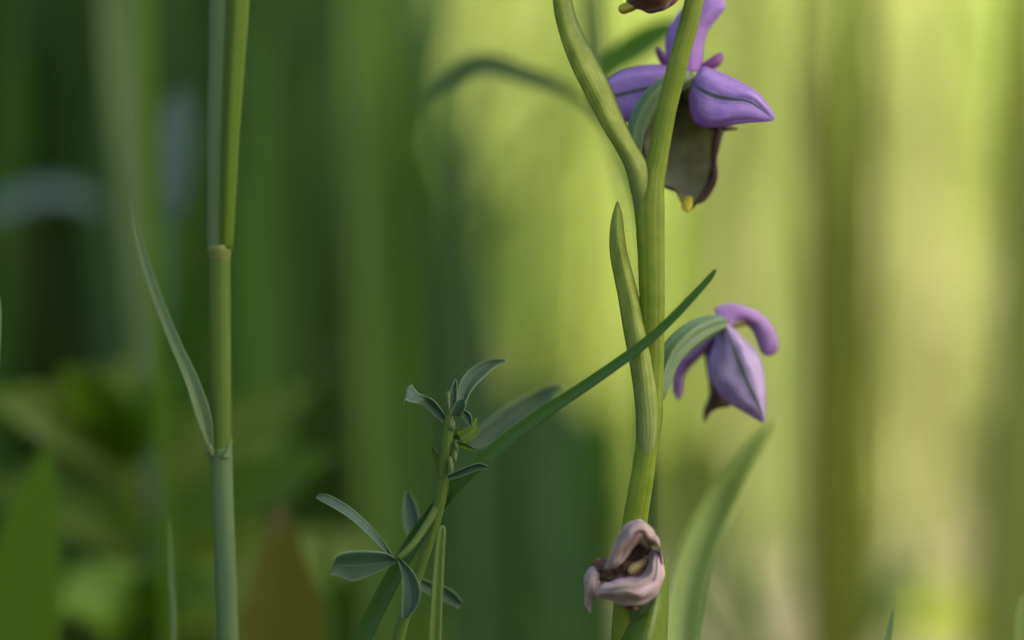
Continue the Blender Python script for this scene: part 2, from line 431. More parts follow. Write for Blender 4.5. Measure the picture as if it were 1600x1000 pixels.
# ------------------------------------------------------------------ masses of grass nobody could count
def grass_mass(name, base, h, w, mat, lean=0.35, seg=6, tint=None):
    n = len(base)
    yaw = rng.uniform(0, 2 * math.pi, n)
    bd = rng.uniform(0, 2 * math.pi, n)
    bend = np.abs(rng.normal(0, lean, n))
    t = np.linspace(0, 1, seg + 1)
    prof = np.clip(1 - t ** 2.2, 0.03, 1) * (0.75 + 0.5 * np.minimum(t * 3, 1)) / 1.25
    cx = base[:, 0:1] + np.cos(bd)[:, None] * bend[:, None] * h[:, None] * (t ** 2)[None]
    cy = base[:, 1:2] + np.sin(bd)[:, None] * bend[:, None] * h[:, None] * (t ** 2)[None]
    cz = h[:, None] * (t[None] - 0.35 * np.minimum(bend, 1.2)[:, None] * (t ** 3)[None])
    sx, sy = np.cos(yaw)[:, None], np.sin(yaw)[:, None]
    V = np.zeros((n, seg + 1, 3, 3))
    for k, (s, f) in enumerate(((-1, 0.3), (0, 0.0), (1, 0.3))):
        hw = 0.5 * w[:, None] * prof[None]
        V[:, :, k, 0] = cx + sx * s * hw - sy * f * hw
        V[:, :, k, 1] = cy + sy * s * hw + sx * f * hw
        V[:, :, k, 2] = cz
    V = V.reshape(-1, 3)
    i0 = (np.arange(n) * (seg + 1) * 3)[:, None, None, None]
    s0 = (np.arange(seg) * 3)[None, :, None, None]
    k0 = np.arange(2)[None, None, :, None]
    q = np.array([0, 1, 4, 3])[None, None, None, :]
    F = (i0 + s0 + k0 + q).reshape(-1, 4)
    me = bpy.data.meshes.new(name)
    me.vertices.add(len(V)); me.vertices.foreach_set('co', V.ravel().astype(np.float32))
    me.loops.add(F.size); me.loops.foreach_set('vertex_index', F.ravel().astype(np.int32))
    me.polygons.add(len(F))
    me.polygons.foreach_set('loop_start', (np.arange(len(F)) * 4).astype(np.int32))
    me.polygons.foreach_set('loop_total', np.full(len(F), 4, np.int32))
    me.polygons.foreach_set('use_smooth', np.ones(len(F), bool))
    at = me.attributes.new('tint', 'FLOAT', 'POINT')
    tv = rng.uniform(0, 1, n) if tint is None else tint
    at.data.foreach_set('value', np.repeat(tv, (seg + 1) * 3).astype(np.float32))
    me.uv_layers.new(name='UVMap')
    me.materials.append(mat)
    me.update(); me.validate()
    o = bpy.data.objects.new(name, me)
    COL.objects.link(o)
    return o

def scatter(n, x0, x1, y0, y1, keep=None):
    out = np.zeros((0, 2))
    while len(out) < n:
        p = np.column_stack([rng.uniform(x0, x1, n * 2), rng.uniform(y0, y1, n * 2)])
        if keep is not None:
            p = p[keep(p[:, 0], p[:, 1])]
        out = np.vstack([out, p])
    return out[:n]

b = scatter(24000, -1.9, 1.9, 1.08, 4.2, lambda x, y: (x > -0.1) | (y > 1.3))
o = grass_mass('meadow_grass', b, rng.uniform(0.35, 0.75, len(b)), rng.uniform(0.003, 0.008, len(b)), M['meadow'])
tag(o, 'sunlit yellow-green meadow grass blurred far behind the orchid', 'grass', kind='stuff')
b = scatter(5000, -6, 6, 4.6, 12)
o = grass_mass('distant_grass', b, rng.uniform(0.5, 0.9, len(b)), rng.uniform(0.012, 0.03, len(b)), M['meadow'], seg=4)
tag(o, 'far meadow grass beyond the sunlit blades', 'grass', kind='stuff')
# shaded thicket on the left, behind the grass stalk
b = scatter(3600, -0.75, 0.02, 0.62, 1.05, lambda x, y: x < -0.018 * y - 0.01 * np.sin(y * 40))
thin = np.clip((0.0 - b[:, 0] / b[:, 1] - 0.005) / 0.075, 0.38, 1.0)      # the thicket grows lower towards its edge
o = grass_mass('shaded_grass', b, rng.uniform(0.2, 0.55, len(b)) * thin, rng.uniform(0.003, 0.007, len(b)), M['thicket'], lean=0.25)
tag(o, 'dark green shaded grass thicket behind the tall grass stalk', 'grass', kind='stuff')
# short turf round the plants and behind the lens
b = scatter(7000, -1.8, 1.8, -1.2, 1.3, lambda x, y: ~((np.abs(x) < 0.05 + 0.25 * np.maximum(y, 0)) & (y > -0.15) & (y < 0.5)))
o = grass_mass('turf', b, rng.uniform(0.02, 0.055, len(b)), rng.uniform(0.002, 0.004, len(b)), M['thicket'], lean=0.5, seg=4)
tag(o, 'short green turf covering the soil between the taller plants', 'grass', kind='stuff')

b = scatter(2500, -0.25, 0.25, -0.15, 0.55)
o = grass_mass('low_turf', b, rng.uniform(0.006, 0.024, len(b)), rng.uniform(0.0015, 0.003, len(b)), M['thicket'], lean=0.7, seg=4)  # very short turf blades over otherwise bare soil
tag(o, 'very short green growth on the soil at the foot of the orchid', 'ground cover', kind='stuff')

# ------------------------------------------------------------------ unseen tree added to cast shade on the orchid
def build_shade_tree():
    root = empty('added_shade_tree', (0, 0, 0))
    reach = 2.9
    c = Vector((-0.75, 0.22, 0.1)) + TO_SUN * reach          # crown centre: its shadow falls on the orchid
    bx, by = c.x + 0.75, c.y + 0.25
    trunk = [np.array((bx, by, -0.05)), np.array((bx - 0.03, by, 0.8)), np.array((bx - 0.2, by - 0.05, 1.5)), np.array((c.x + 0.1, c.y, c.z)), np.array((c.x, c.y, c.z + 0.8))]
    tube('trunk', trunk, [0.06, 0.05, 0.042, 0.03, 0.008], M['bark'], root, nv=30)
    for k in range(9):
        a = k * 2.4
        s = np.array((bx - 0.2, by - 0.05, 1.5)) * (1 - k / 10) + np.array((c.x, c.y, c.z + 0.2)) * (k / 10)
        e = np.array((c.x + 1.05 * math.cos(a), c.y + 0.75 * math.sin(a), c.z + random.uniform(-0.3, 0.3)))
        tube('limb', [s, (s + e) / 2 + np.array((0, 0, 0.12)), e], [0.02, 0.013, 0.004], M['bark'], root, ns=8, nv=10)
    n = 9000
    u = rng.normal(0, 1, (n, 3)); u /= np.linalg.norm(u, axis=1)[:, None]
    r = rng.uniform(0, 1, n) ** 0.45
    p = u * r[:, None] * np.array((1.35, 0.86, 0.62))
    p += 0.08 * np.sin(p[:, [1, 2, 0]] * 9)
    p += np.array(c)
    ax = rng.normal(0, 1, (n, 3)); ax[:, 2] *= 0.4; ax /= np.linalg.norm(ax, axis=1)[:, None]
    bx_ = np.cross(ax, rng.normal(0, 1, (n, 3))); bx_ /= np.linalg.norm(bx_, axis=1)[:, None]
    L = rng.uniform(0.05, 0.09, n)[:, None]; W = L * 0.32
    nz = np.cross(ax, bx_)
    V = np.stack([p - ax * L * 0.5, p - bx_ * W + nz * W * 0.3, p, p + bx_ * W + nz * W * 0.3, p + ax * L * 0.55], 1).reshape(-1, 3)
    F = []
    for i in range(n):
        k = i * 5
        F += [(k, k + 2, k + 1), (k, k + 3, k + 2), (k + 1, k + 2, k + 4), (k + 2, k + 3, k + 4)]
    cr_ = mesh_obj('crown', V, F, M['tree_leaf'], root, smooth=False)
    cr_['kind'] = 'stuff'
    tag(root, 'unseen leafy tree added to shade the orchid from the sun', 'tree')
build_shade_tree()

# ------------------------------------------------------------------ the bee orchid
orchid = empty('bee_orchid')
tag(orchid, 'orchid with purple flowers, one wilted bloom and long green bracts on an upright stem', 'orchid')
PXM = K * FOCUS     # metres per photograph pixel at the focal plane
stem_px = [(1108, -330, 2), (1098, -180, 1.5), (1091, -60, 1), (1085, 0, 0.6), (1059, 100, 0), (1042, 170, 0), (1029, 238, 0), (1019, 285, 0), (1016, 330, 0),
           (1018, 420, 0), (1019, 490, 0), (1019, 560, 0), (1016, 640, 0), (1011, 690, 0), (1003, 750, 0), (993, 810, 0.5), (985, 880, 1), (979, 960, 1.5), (976, 1060, 2), (975, 1250, 2), (975, 1530, 2)]
stem_w = [14, 18, 26, 30, 31, 31, 33, 40, 45, 42, 39, 37, 37, 34, 36, 38, 40, 43, 46, 48, 50]
tube('stem', [P(*p) for p in stem_px], [w * PXM / 2 for w in stem_w], M['stem'], orchid, ns=28, nv=120, ribs=7, ribamp=0.018, wav=0.00006)

# bracts
sheet('bract', PR([
    [(994, 352, 0.6), (998, 354, 0.4), (1003, 354, 0.4), (1008, 350, 0.4), (1012, 340, 0.4)],
    [(990, 318, 0), (994, 320, -0.8), (1000, 318, -1.3), (1006, 312, -1.4), (1011, 302, -1.2)],
    [(984, 286, -0.8), (990, 290, -2.2), (998, 289, -2.6), (1006, 284, -2.4), (1012, 276, -1.8)],
    [(976, 258, -1), (984, 262, -2.8), (994, 262, -3.2), (1002, 258, -2.6), (1008, 250, -1.5)],
    [(960, 228, -0.8), (968, 231, -2.6), (976, 231, -3.2), (985, 228, -2.8), (992, 222, -1.4)],
    [(941, 198, -0.6), (948, 200, -2.5), (956, 199, -3.2), (966, 195, -2.7), (976, 188, -1)],
    [(915, 150, -0.5), (922, 151, -2.3), (932, 149, -3.1), (944, 146, -2.5), (957, 141, -0.6)],
    [(891, 100, -0.4), (898, 101, -2.2), (908, 100, -3.0), (920, 97, -2.2), (933, 93, -0.4)],
    [(874, 50, -0.4), (880, 51, -2.0), (888, 50, -2.7), (897, 48, -2.0), (907, 45, -0.2)],
    [(864, 0, -0.6), (869, 0, -1.9), (876, 0, -2.5), (884, 0, -1.8), (893, -2, 0)],
    [(860, -60, -0.8), (863, -60, -1.6), (869, -60, -2), (876, -60, -1.5), (883, -60, -0.2)],
    [(868, -130, -1), (869, -131, -1.1), (870, -132, -1.2), (871, -132, -1.1), (872, -133, -1)],
]), M['bract'], orchid, nu=17, nv=60, thick=0.00013, wav=0.00012, seed=1)
sheet('bract', PR([
    [(998, 722, 0.6), (1002, 724, -0.6), (1008, 725, -1.0), (1016, 724, -0.6), (1022, 720, 0.6)],
    [(995, 690, 0.5), (1001, 694, -1.35), (1011, 696, -1.75), (1021, 694, -1.35), (1029, 690, 0.5)],
    [(994, 648, 0.4), (1000, 650, -1.9), (1011, 652, -2.5), (1024, 650, -1.8), (1035, 645, 0.6)],
    [(989, 600, 0.4), (996, 602, -1.9), (1006, 602, -2.8), (1020, 600, -2.0), (1031, 594, 0.4)],
    [(983, 560, 0.6), (990, 561, -1.7), (1001, 561, -2.8), (1012, 558, -2.1), (1021, 553, -0.4)],
    [(975, 520, 0.6), (982, 520, -1.5), (993, 519, -2.8), (1003, 516, -2.2), (1009, 512, -0.8)],
    [(966, 464, 0.4), (974, 464, -1.3), (984, 462, -2.4), (991, 461, -1.9), (996, 458, -0.6)],
    [(954, 400, 0.4), (961, 400, -1.0), (970, 399, -2.0), (976, 398, -1.4), (980, 397, -0.4)],
    [(953, 365, 0.4), (958, 364, -0.7), (965, 363, -1.5), (971, 362, -1.0), (975, 361, -0.2)],
    [(957, 338, 0.4), (960, 337, -0.3), (965, 337, -0.8), (969, 336, -0.6), (972, 336, 0)],
    [(964, 316, 0), (964.6, 315.5, -0.1), (965, 315, -0.2), (965.6, 315.5, -0.1), (966, 316, 0)],
]), M['bract'], orchid, nu=17, nv=60, thick=0.00013, wav=0.0001, seed=2)
# bract of the flower above the frame
sheet('bract', [[P(x0, y, 1), P((x0 + x1) / 2, y, 3), P(x1, y, 1)] for y, x0, x1 in ((-150, 1085, 1112), (-230, 1098, 1130), (-310, 1118, 1140), (-370, 1136, 1140))], M['bract'], orchid)

# --- open flower, seen from behind
fl = empty('flower', parent=orchid)
tube('ovary', [P(1003, 268, 1), P(992, 240, 2.2), P(993, 208, 3.2), P(1008, 172, 4.4), P(1030, 145, 5.4), P(1058, 128, 6.5), P(1074, 122, 7.4)],
     [w * PXM for w in (8, 11.5, 14, 15.5, 16, 16, 14)], M['ovary'], fl, ns=36, nv=40, ribs=6, ribamp=0.10, twist=1.4)
# right lateral sepal
sheet('sepal', PR([
    [(1091, 108, 7.5), (1086, 118, 6.6), (1082, 128, 6.4), (1078, 140, 6.8), (1076, 153, 7.8)],
    [(1102, 104, 7.0), (1100, 120, 5.0), (1097, 141, 4.2), (1086, 164, 4.8), (1078, 174, 7.4)],
    [(1127, 113, 6.2), (1124, 130, 4.2), (1119, 151, 3.4), (1102, 180, 3.4), (1087, 192, 6.0)],
    [(1157, 128, 5.0), (1152, 142, 3.2), (1144, 156, 2.8), (1128, 183, 2.2), (1108, 199, 4.2)],
    [(1180, 143, 4.0), (1175, 152, 2.8), (1167, 159, 2.6), (1153, 180, 2.0), (1140, 196, 3.2)],
    [(1196, 160, 3.4), (1193, 166, 2.7), (1187, 170, 2.6), (1180, 181, 2.2), (1172, 192, 2.8)],
    [(1206, 174, 3.0), (1205, 177, 2.8), (1201, 180, 2.6), (1197, 185, 2.5), (1193, 190, 2.7)],
    [(1210, 183, 2.8), (1210, 184, 2.8), (1209, 186, 2.8), (1208, 187, 2.8), (1206, 189, 2.8)],
]), M['sepal'], fl, nu=25, nv=44, thick=0.00013, wav=0.0002, seed=3, corr=(0.00014, 2.5))
# left lateral sepal
sheet('sepal', PR([
    [(1048, 104, 9), (1046, 112, 8.6), (1044, 120, 8.4), (1043, 128, 8.6), (1042, 138, 9)],
    [(1026, 100, 9.4), (1024, 114, 8.4), (1022, 134, 8.0), (1022, 158, 8.2), (1022, 176, 9.4)],
    [(1000, 103, 10), (998, 118, 8.8), (995, 141, 8.4), (1000, 172, 8.6), (1006, 190, 9.6)],
    [(970, 112, 10.6), (968, 126, 9.4), (966, 148, 9.0), (974, 178, 9.2), (983, 192, 10)],
    [(948, 128, 11), (946, 138, 10), (944, 153, 9.6), (952, 172, 9.8), (962, 184, 10.4)],
    [(930, 150, 11.2), (929, 153, 11), (929, 156, 10.8), (931, 160, 10.8), (934, 165, 10.9)],
]), M['sepal'], fl, nu=25, nv=40, thick=0.00013, wav=0.0002, seed=4, corr=(0.00014, 2.5))
# upright dorsal sepal
sheet('sepal', PR([
    [(1052, 116, 9), (1064, 114, 8), (1074, 113, 7.6), (1086, 112, 8), (1095, 110, 9)],
    [(1041, 88, 10.4), (1056, 90, 8.8), (1072, 92, 8.0), (1088, 92, 8.6), (1098, 90, 10)],
    [(1040, 66, 11.4), (1056, 68, 9.6), (1074, 70, 8.8), (1090, 69, 9.4), (1100, 66, 10.8)],
    [(1046, 42, 12.2), (1062, 45, 10.4), (1080, 47, 9.4), (1096, 47, 10), (1108, 45, 11.2)],
    [(1060, 20, 12.8), (1074, 22, 11), (1092, 25, 10), (1108, 27, 10.4), (1121, 28, 11.4)],
    [(1080, 0, 13.4), (1092, 2, 11.8), (1106, 6, 11), (1120, 9, 11), (1133, 10, 11.6)],
    [(1096, -12, 14), (1104, -10, 13), (1114, -7, 12.4), (1123, -4, 12.2), (1130, 0, 12.4)],
    [(1112, -18, 14.4), (1115, -17, 14.2), (1118, -16, 14), (1121, -14, 13.8), (1124, -11, 13.6)],
]), M['sepal_plain'], fl, nu=21, nv=40, thick=0.00013, wav=0.00014, seed=5)
# short petals
sheet('petal', PR([
    [(1090, 104, 9.5), (1096, 106, 9), (1102, 108, 9.5)],
    [(1102, 96, 9.8), (1108, 100, 9.0), (1116, 107, 9.6)],
    [(1116, 87, 10.2), (1120, 93, 9.4), (1125, 101, 10)],
    [(1124, 83, 10.6), (1126, 87, 10.2), (1129, 92, 10.4)],
    [(1127, 82, 10.8), (1128, 83, 10.7), (1129, 84, 10.8)],
]), M['petal'], fl, nu=11, nv=22, thick=0.0002)
sheet('petal', PR([
    [(1054, 108, 10), (1048, 106, 9.6), (1044, 112, 10)],
    [(1045, 94, 11), (1038, 92, 10.4), (1032, 98, 11)],
    [(1036, 80, 11.6), (1031, 82, 11), (1026, 86, 11.5)],
    [(1028, 74, 12), (1026.5, 75, 12), (1025, 77, 12)],
]), M['petal'], fl, nu=11, nv=22, thick=0.0002)
# lip: hollow back of the velvety pouch
sheet('lip', PR([
    [(1052, 132, 8.5), (1058, 130, 9.2), (1066, 132, 9.6), (1076, 134, 9.2), (1084, 140, 8.5)],
    [(1026, 164, 8.0), (1042, 158, 10.6), (1068, 156, 12.5), (1092, 160, 11), (1108, 170, 8.6)],
    [(1006, 200, 7.6), (1026, 192, 11.5), (1066, 188, 14), (1102, 188, 12), (1130, 196, 8.2)],
    [(1003, 232, 7.4), (1022, 228, 11.8), (1064, 224, 14.5), (1096, 222, 12.4), (1119, 220, 8.4)],
    [(1012, 262, 7.6), (1028, 262, 11.4), (1064, 262, 14), (1094, 260, 12), (1115, 258, 8.8)],
    [(1030, 284, 8.4), (1040, 288, 11), (1068, 294, 12.6), (1092, 290, 11.4), (1110, 284, 9)],
    [(1052, 292, 9.4), (1059, 302, 10.6), (1072, 310, 11.2), (1086, 308, 10.6), (1097, 304, 9.4)],
    [(1060, 310, 9.6), (1065, 318, 10), (1073, 322, 10.2), (1082, 320, 10), (1090, 314, 9.4)],
    [(1066, 324, 9.2), (1069, 328, 9.2), (1074, 329, 9.2), (1079, 328, 9.2), (1084, 323, 9.2)],
]), M['lip'], fl, nu=29, nv=60, thick=0.00025, wav=0.00035, seed=6, wscale=420)
# rolled dark side lobe of the lip
tube('side_lobe', [P(1100, 188, 9), P(1122, 197, 8.4), P(1140, 199, 8.6), P(1153, 200, 9.2)], [w * PXM for w in (10, 8, 4.5, 1)], M['lip_dark'], fl, ns=12, nv=14, wav=0.0004)
tube('side_lobe', [P(1127, 199, 8.2), P(1119, 220, 8.2), P(1116, 250, 8.6), P(1113, 280, 9), P(1100, 305, 9.4), P(1090, 318, 9.4)], [w * PXM for w in (9, 8, 6, 6.5, 6, 3)], M['lip_dark'], fl, ns=10, nv=26, wav=0.0005, seed=3)
tube('appendage', [P(1071, 312, 10), P(1074, 322, 9.2), P(1078, 329, 8.6)], [w * PXM for w in (8, 8, 2.5)], M['yellow'], fl, ns=14, nv=14, wav=0.0007)
tube('column', [P(1074, 122, 8), P(1076, 136, 10), P(1074, 150, 13), P(1072, 158, 15)], [w * PXM for w in (12, 11, 9, 3)], M['column'], fl, ns=14, nv=16)

# --- the flower above, only the rim of its lip hangs into view
fl = empty('flower', parent=orchid)
tube('ovary', [P(1096, -150, 0), P(1080, -165, -1), P(1060, -160, -1.5), P(1040, -142, -2), P(1026, -125, -2)], [w * PXM for w in (8, 13, 15, 15, 13)], M['ovary'], fl, ns=30, nv=24, ribs=6, ribamp=0.1)
sheet('lip', PR([
    [(1004, -112, -1), (1010, -118, -3), (1018, -120, -3.5), (1028, -118, -3), (1036, -112, -1)],
    [(976, -80, -1), (992, -86, -5.5), (1018, -88, -7), (1044, -86, -5), (1062, -80, -1)],
    [(968, -44, -0.5), (986, -46, -6), (1018, -46, -8), (1050, -46, -5.6), (1070, -44, -0.5)],
    [(970, -18, -0.5), (988, -14, -5), (1018, -10, -6.5), (1046, -12, -4.8), (1067, -18, -0.5)],
    [(980, 0, -0.5), (994, 8, -3.2), (1018, 12, -4), (1042, 6, -3), (1062, -4, -0.5)],
    [(984, 8, 0), (999, 14, -1.6), (1014, 20, -2.2), (1032, 16, -1.6), (1052, 5, 0)],
    [(990, 10, 1), (1004, 17, 0), (1016, 21, -0.4), (1030, 17, 0), (1048, 8, 1)],
]), M['lip_velvet'], fl, nu=31, nv=50, thick=0.00025, wav=0.00045, seed=9, wscale=520)
sheet('side_lobe', PR([
    [(1002, -6, -1), (996, -2, -2.4), (1002, 6, -1.6)],
    [(992, 2, -1.6), (990, 8, -2.8), (994, 14, -1.6)],
    [(980, 4, -1.6), (980, 12, -2.6), (982, 18, -1.6)],
    [(971, 6, -1.4), (971, 13, -2.2), (973, 20, -1.4)],
    [(966, 10, -1.2), (966, 13, -1.4), (967, 16, -1.2)],
]), M['yellow'], fl, nu=11, nv=22, thick=0.00025, wav=0.0003, seed=12)
for rows in ([[(1040, -118, -1), (1044, -128, -2), (1040, -140, -1)], [(1090, -90, -2), (1096, -115, -4), (1092, -140, -2)], [(1140, -95, -2), (1144, -110, -3), (1144, -125, -2)], [(1170, -92, -1), (1170, -95, -1), (1170, -98, -1)]],
             [[(1008, -118, -1), (1004, -128, -2), (1006, -140, -1)], [(960, -95, -2), (955, -120, -4), (958, -146, -2)], [(915, -105, -2), (912, -120, -3), (914, -136, -2)], [(888, -112, -1), (888, -115, -1), (888, -118, -1)]],
             [[(1010, -138, -1), (1022, -140, -2), (1036, -138, -1)], [(995, -180, 0), (1020, -182, -3), (1046, -180, 0)], [(1000, -225, 1), (1018, -226, -1), (1038, -224, 1)], [(1018, -258, 3), (1020, -259, 3), (1022, -258, 3)]]):
    sheet('sepal', PR(rows), M['sepal'], fl, nu=15, nv=24, thick=0.0003)

# --- fading flower on its arching ovary
fl = empty('flower', parent=orchid)
tube('ovary', [P(1022, 640, 0.5), P(1030, 612, 1.6), P(1037, 580, 3), P(1050, 552, 4.5), P(1073, 529, 6.5), P(1098, 514, 8.5), P(1122, 506, 10.2), P(1130, 505, 11)],
     [w * PXM for w in (6, 13, 17, 19.5, 20, 18, 13.5, 9)], M['ovary'], fl, ns=42, nv=60, ribs=6, ribamp=0.10, twist=-0.8)
sheet('sepal', PR([
    [(1120, 512, 12.5), (1126, 508, 11), (1132, 506, 10.4), (1138, 507, 10.8), (1143, 510, 12)],
    [(1116, 534, 12.8), (1128, 532, 10.2), (1140, 528, 8.8), (1150, 524, 9.4), (1157, 524, 11.5)],
    [(1106, 562, 13), (1124, 564, 9.6), (1150, 554, 8.0), (1164, 545, 8.6), (1174, 542, 10.8)],
    [(1107, 586, 13), (1130, 594, 9.0), (1161, 578, 7.6), (1176, 568, 8.4), (1187, 563, 10.4)],
    [(1120, 611, 12.4), (1144, 615, 8.8), (1171, 600, 7.6), (1185, 592, 8.6), (1194, 588, 10)],
    [(1142, 632, 11.4), (1162, 633, 8.8), (1181, 622, 8.0), (1190, 616, 8.8), (1197, 613, 9.6)],
    [(1168, 648, 10.6), (1178, 646, 9.4), (1188, 640, 8.8), (1193, 637, 9.2), (1197, 635, 9.6)],
    [(1189, 659, 9.8), (1191, 659, 9.7), (1193, 658, 9.6), (1194, 657, 9.6), (1195, 655, 9.7)],
]), M['sepal_pale'], fl, nu=25, nv=44, thick=0.00013, wav=0.00022, seed=13, corr=(0.00022, 2.5))
# upper sepal arching over and curling down
sheet('sepal', PR([
    [(1119, 490, 11.4), (1121, 496, 11), (1124, 502, 10.8), (1128, 507, 11), (1132, 512, 11.4)],
    [(1118, 480, 12), (1124, 487, 11.4), (1131, 494, 11), (1138, 502, 11.2), (1142, 511, 11.8)],
    [(1138, 474, 12.6), (1141, 481, 11.8), (1144, 489, 11.4), (1148, 498, 11.8), (1152, 508, 12.8)],
    [(1164, 479, 13), (1163, 486, 12.2), (1162, 493, 12), (1162, 500, 12.6), (1162, 507, 14)],
    [(1191, 492, 13.4), (1187, 498, 12.7), (1181, 503, 12.5), (1175, 507, 13.2), (1170, 510, 14.6)],
    [(1208, 512, 13.8), (1202, 516, 13.2), (1194, 519, 13), (1186, 521, 13.4), (1178, 522, 14.4)],
    [(1216, 533, 14), (1209, 536, 13.6), (1201, 538, 13.4), (1192, 539, 13.6), (1184, 538, 14.2)],
    [(1215, 547, 14.2), (1209, 550, 13.9), (1202, 552, 13.8), (1195, 552, 13.9), (1189, 550, 14.2)],
    [(1211, 553, 14.3), (1207, 555, 14.2), (1202, 556, 14.2), (1198, 555.5, 14.2), (1194, 554, 14.3)],
]), M['sepal_curl'], fl, nu=21, nv=44, thick=0.00013, wav=0.00015, seed=14)
# far sepal hanging behind the ovary
sheet('sepal', PR([
    [(1118, 520, 14), (1114, 528, 13.4), (1112, 536, 14)],
    [(1096, 530, 15), (1094, 544, 14), (1096, 556, 15)],
    [(1072, 548, 16), (1072, 562, 15), (1078, 574, 16)],
    [(1056, 572, 17), (1060, 582, 16), (1068, 590, 17)],
    [(1050, 596, 17.6), (1057, 602, 16.8), (1067, 606, 17.6)],
    [(1052, 614, 18), (1058, 617, 17.4), (1065, 617, 18)],
    [(1059, 624, 18.2), (1061, 624, 18.2), (1063, 623, 18.2)],
]), M['sepal_curl'], fl, nu=13, nv=34, thick=0.00013, wav=0.00012, seed=15)
# shrivelled lip
sheet('lip', PR([
    [(1112, 530, 14), (1118, 526, 13), (1128, 526, 14)],
    [(1100, 552, 15), (1116, 552, 12.6), (1134, 556, 15)],
    [(1106, 580, 15), (1118, 582, 12.4), (1140, 588, 15)],
    [(1108, 606, 15), (1118, 608, 12.4), (1142, 612, 15)],
    [(1106, 626, 14.8), (1118, 628, 12.8), (1144, 630, 14.8)],
    [(1101, 640, 14.6), (1108, 640, 13.4), (1122, 638, 14.6)],
    [(1100, 652, 14.4), (1104, 650, 14), (1110, 645, 14.4)],
    [(1100, 660, 14.2), (1101.5, 659.5, 14.2), (1103, 658, 14.2)],
]), M['lip_dark'], fl, nu=17, nv=40, thick=0.0002, wav=0.0003, seed=16, wscale=420)
tube('column', [P(1136, 508, 12), P(1152, 503, 13), P(1168, 501, 14), P(1178, 508, 14.6)], [w * PXM for w in (8, 9, 9, 5)], M['column_dry'], fl, ns=14, nv=16, wav=0.0002)

# --- wilted, crumpled flower
fl = empty('flower', parent=orchid)
tube('ovary', [P(985, 975, 1), P(1004, 950, -1), P(1016, 925, -2.6), P(1018, 900, -3.6), P(1012, 878, -4)], [w * PXM for w in (7, 12, 14, 14, 10)], M['ovary'], fl, ns=30, nv=30, ribs=6, ribamp=0.1)
# folded hood
sheet('sepal', PR([
    [(1034, 884, -4), (1035, 868, -6), (1030, 852, -7), (1020, 850, -6), (1012, 862, -3.4)],
    [(1030, 846, -4), (1024, 836, -7), (1016, 834, -8.6), (1008, 841, -8.4), (1004, 851, -6)],
    [(1012, 819, -4), (1008, 818, -7.4), (1003, 824, -9.2), (999, 835, -9.4), (996, 848, -7)],
    [(993, 812, -4), (990, 816, -7.2), (988, 827, -9.4), (987, 842, -9.6), (988, 858, -7.4)],
    [(976, 823, -4), (974, 829, -7), (974, 841, -9.2), (976, 856, -9.4), (980, 869, -7.4)],
    [(963, 844, -4.2), (962, 850, -7), (963, 860, -8.8), (967, 870, -9), (972, 879, -7.2)],
    [(954, 867, -4.8), (954, 872, -6.8), (956, 878, -8.2), (959, 883, -8.2), (964, 886, -7)],
    [(946, 885, -5.6), (947, 887, -6.4), (949, 889, -7), (952, 890, -7), (956, 889, -6.4)],
]), M['wilt_brown'], fl, nu=25, nv=44, thick=0.00013, wav=0.00032, seed=17, wscale=480, corr=(0.0005, 3))
# lower folded sepal
sheet('sepal', PR([
    [(1016, 862, -3.4), (1024, 858, -4.4), (1031, 862, -4.4), (1035, 872, -3.6), (1036, 886, -2.6)],
    [(1010, 885, -5), (1020, 886, -7), (1028, 890, -7.4), (1034, 898, -6), (1035, 908, -3.4)],
    [(1000, 900, -6), (1010, 905, -8.4), (1018, 913, -9), (1024, 922, -7.6), (1026, 930, -4.4)],
    [(984, 904, -6.4), (992, 912, -9), (998, 922, -9.8), (1004, 935, -8.6), (1008, 945, -5.4)],
    [(966, 906, -6.6), (972, 915, -9), (978, 925, -9.8), (984, 937, -8.8), (988, 947, -6)],
    [(950, 911, -6.6), (954, 918, -8.4), (960, 926, -9), (965, 934, -8.4), (968, 942, -6.4)],
    [(938, 918, -6.6), (941, 922, -7.4), (945, 928, -7.8), (949, 932, -7.4), (951, 937, -6.6)],
    [(929, 929, -6.6), (930, 930, -6.7), (931, 932, -6.8), (932, 933, -6.7), (933, 934, -6.6)],
]), M['wilt'], fl, nu=25, nv=44, thick=0.00013, wav=0.00034, seed=18, wscale=480, corr=(0.0005, 3))
# left sepal, twisted
sheet('sepal', PR([
    [(948, 898, -2), (944, 906, -3), (944, 914, -2)],
    [(934, 886, -3), (933, 898, -5.2), (940, 914, -3.6)],
    [(921, 888, -3.4), (924, 902, -5.8), (934, 920, -4.4)],
    [(914, 908, -3.6), (920, 918, -5.6), (930, 928, -4.6)],
    [(914, 930, -3.6), (919, 933, -5), (926, 938, -4.4)],
    [(915, 946, -3.6), (919, 947, -4.4), (924, 947, -4)],
    [(919, 958, -3.6), (920, 958.5, -3.7), (921, 958, -3.6)],
]), M['wilt'], fl, nu=15, nv=34, thick=0.00013, wav=0.0003, seed=19, wscale=420, corr=(0.0003, 2))
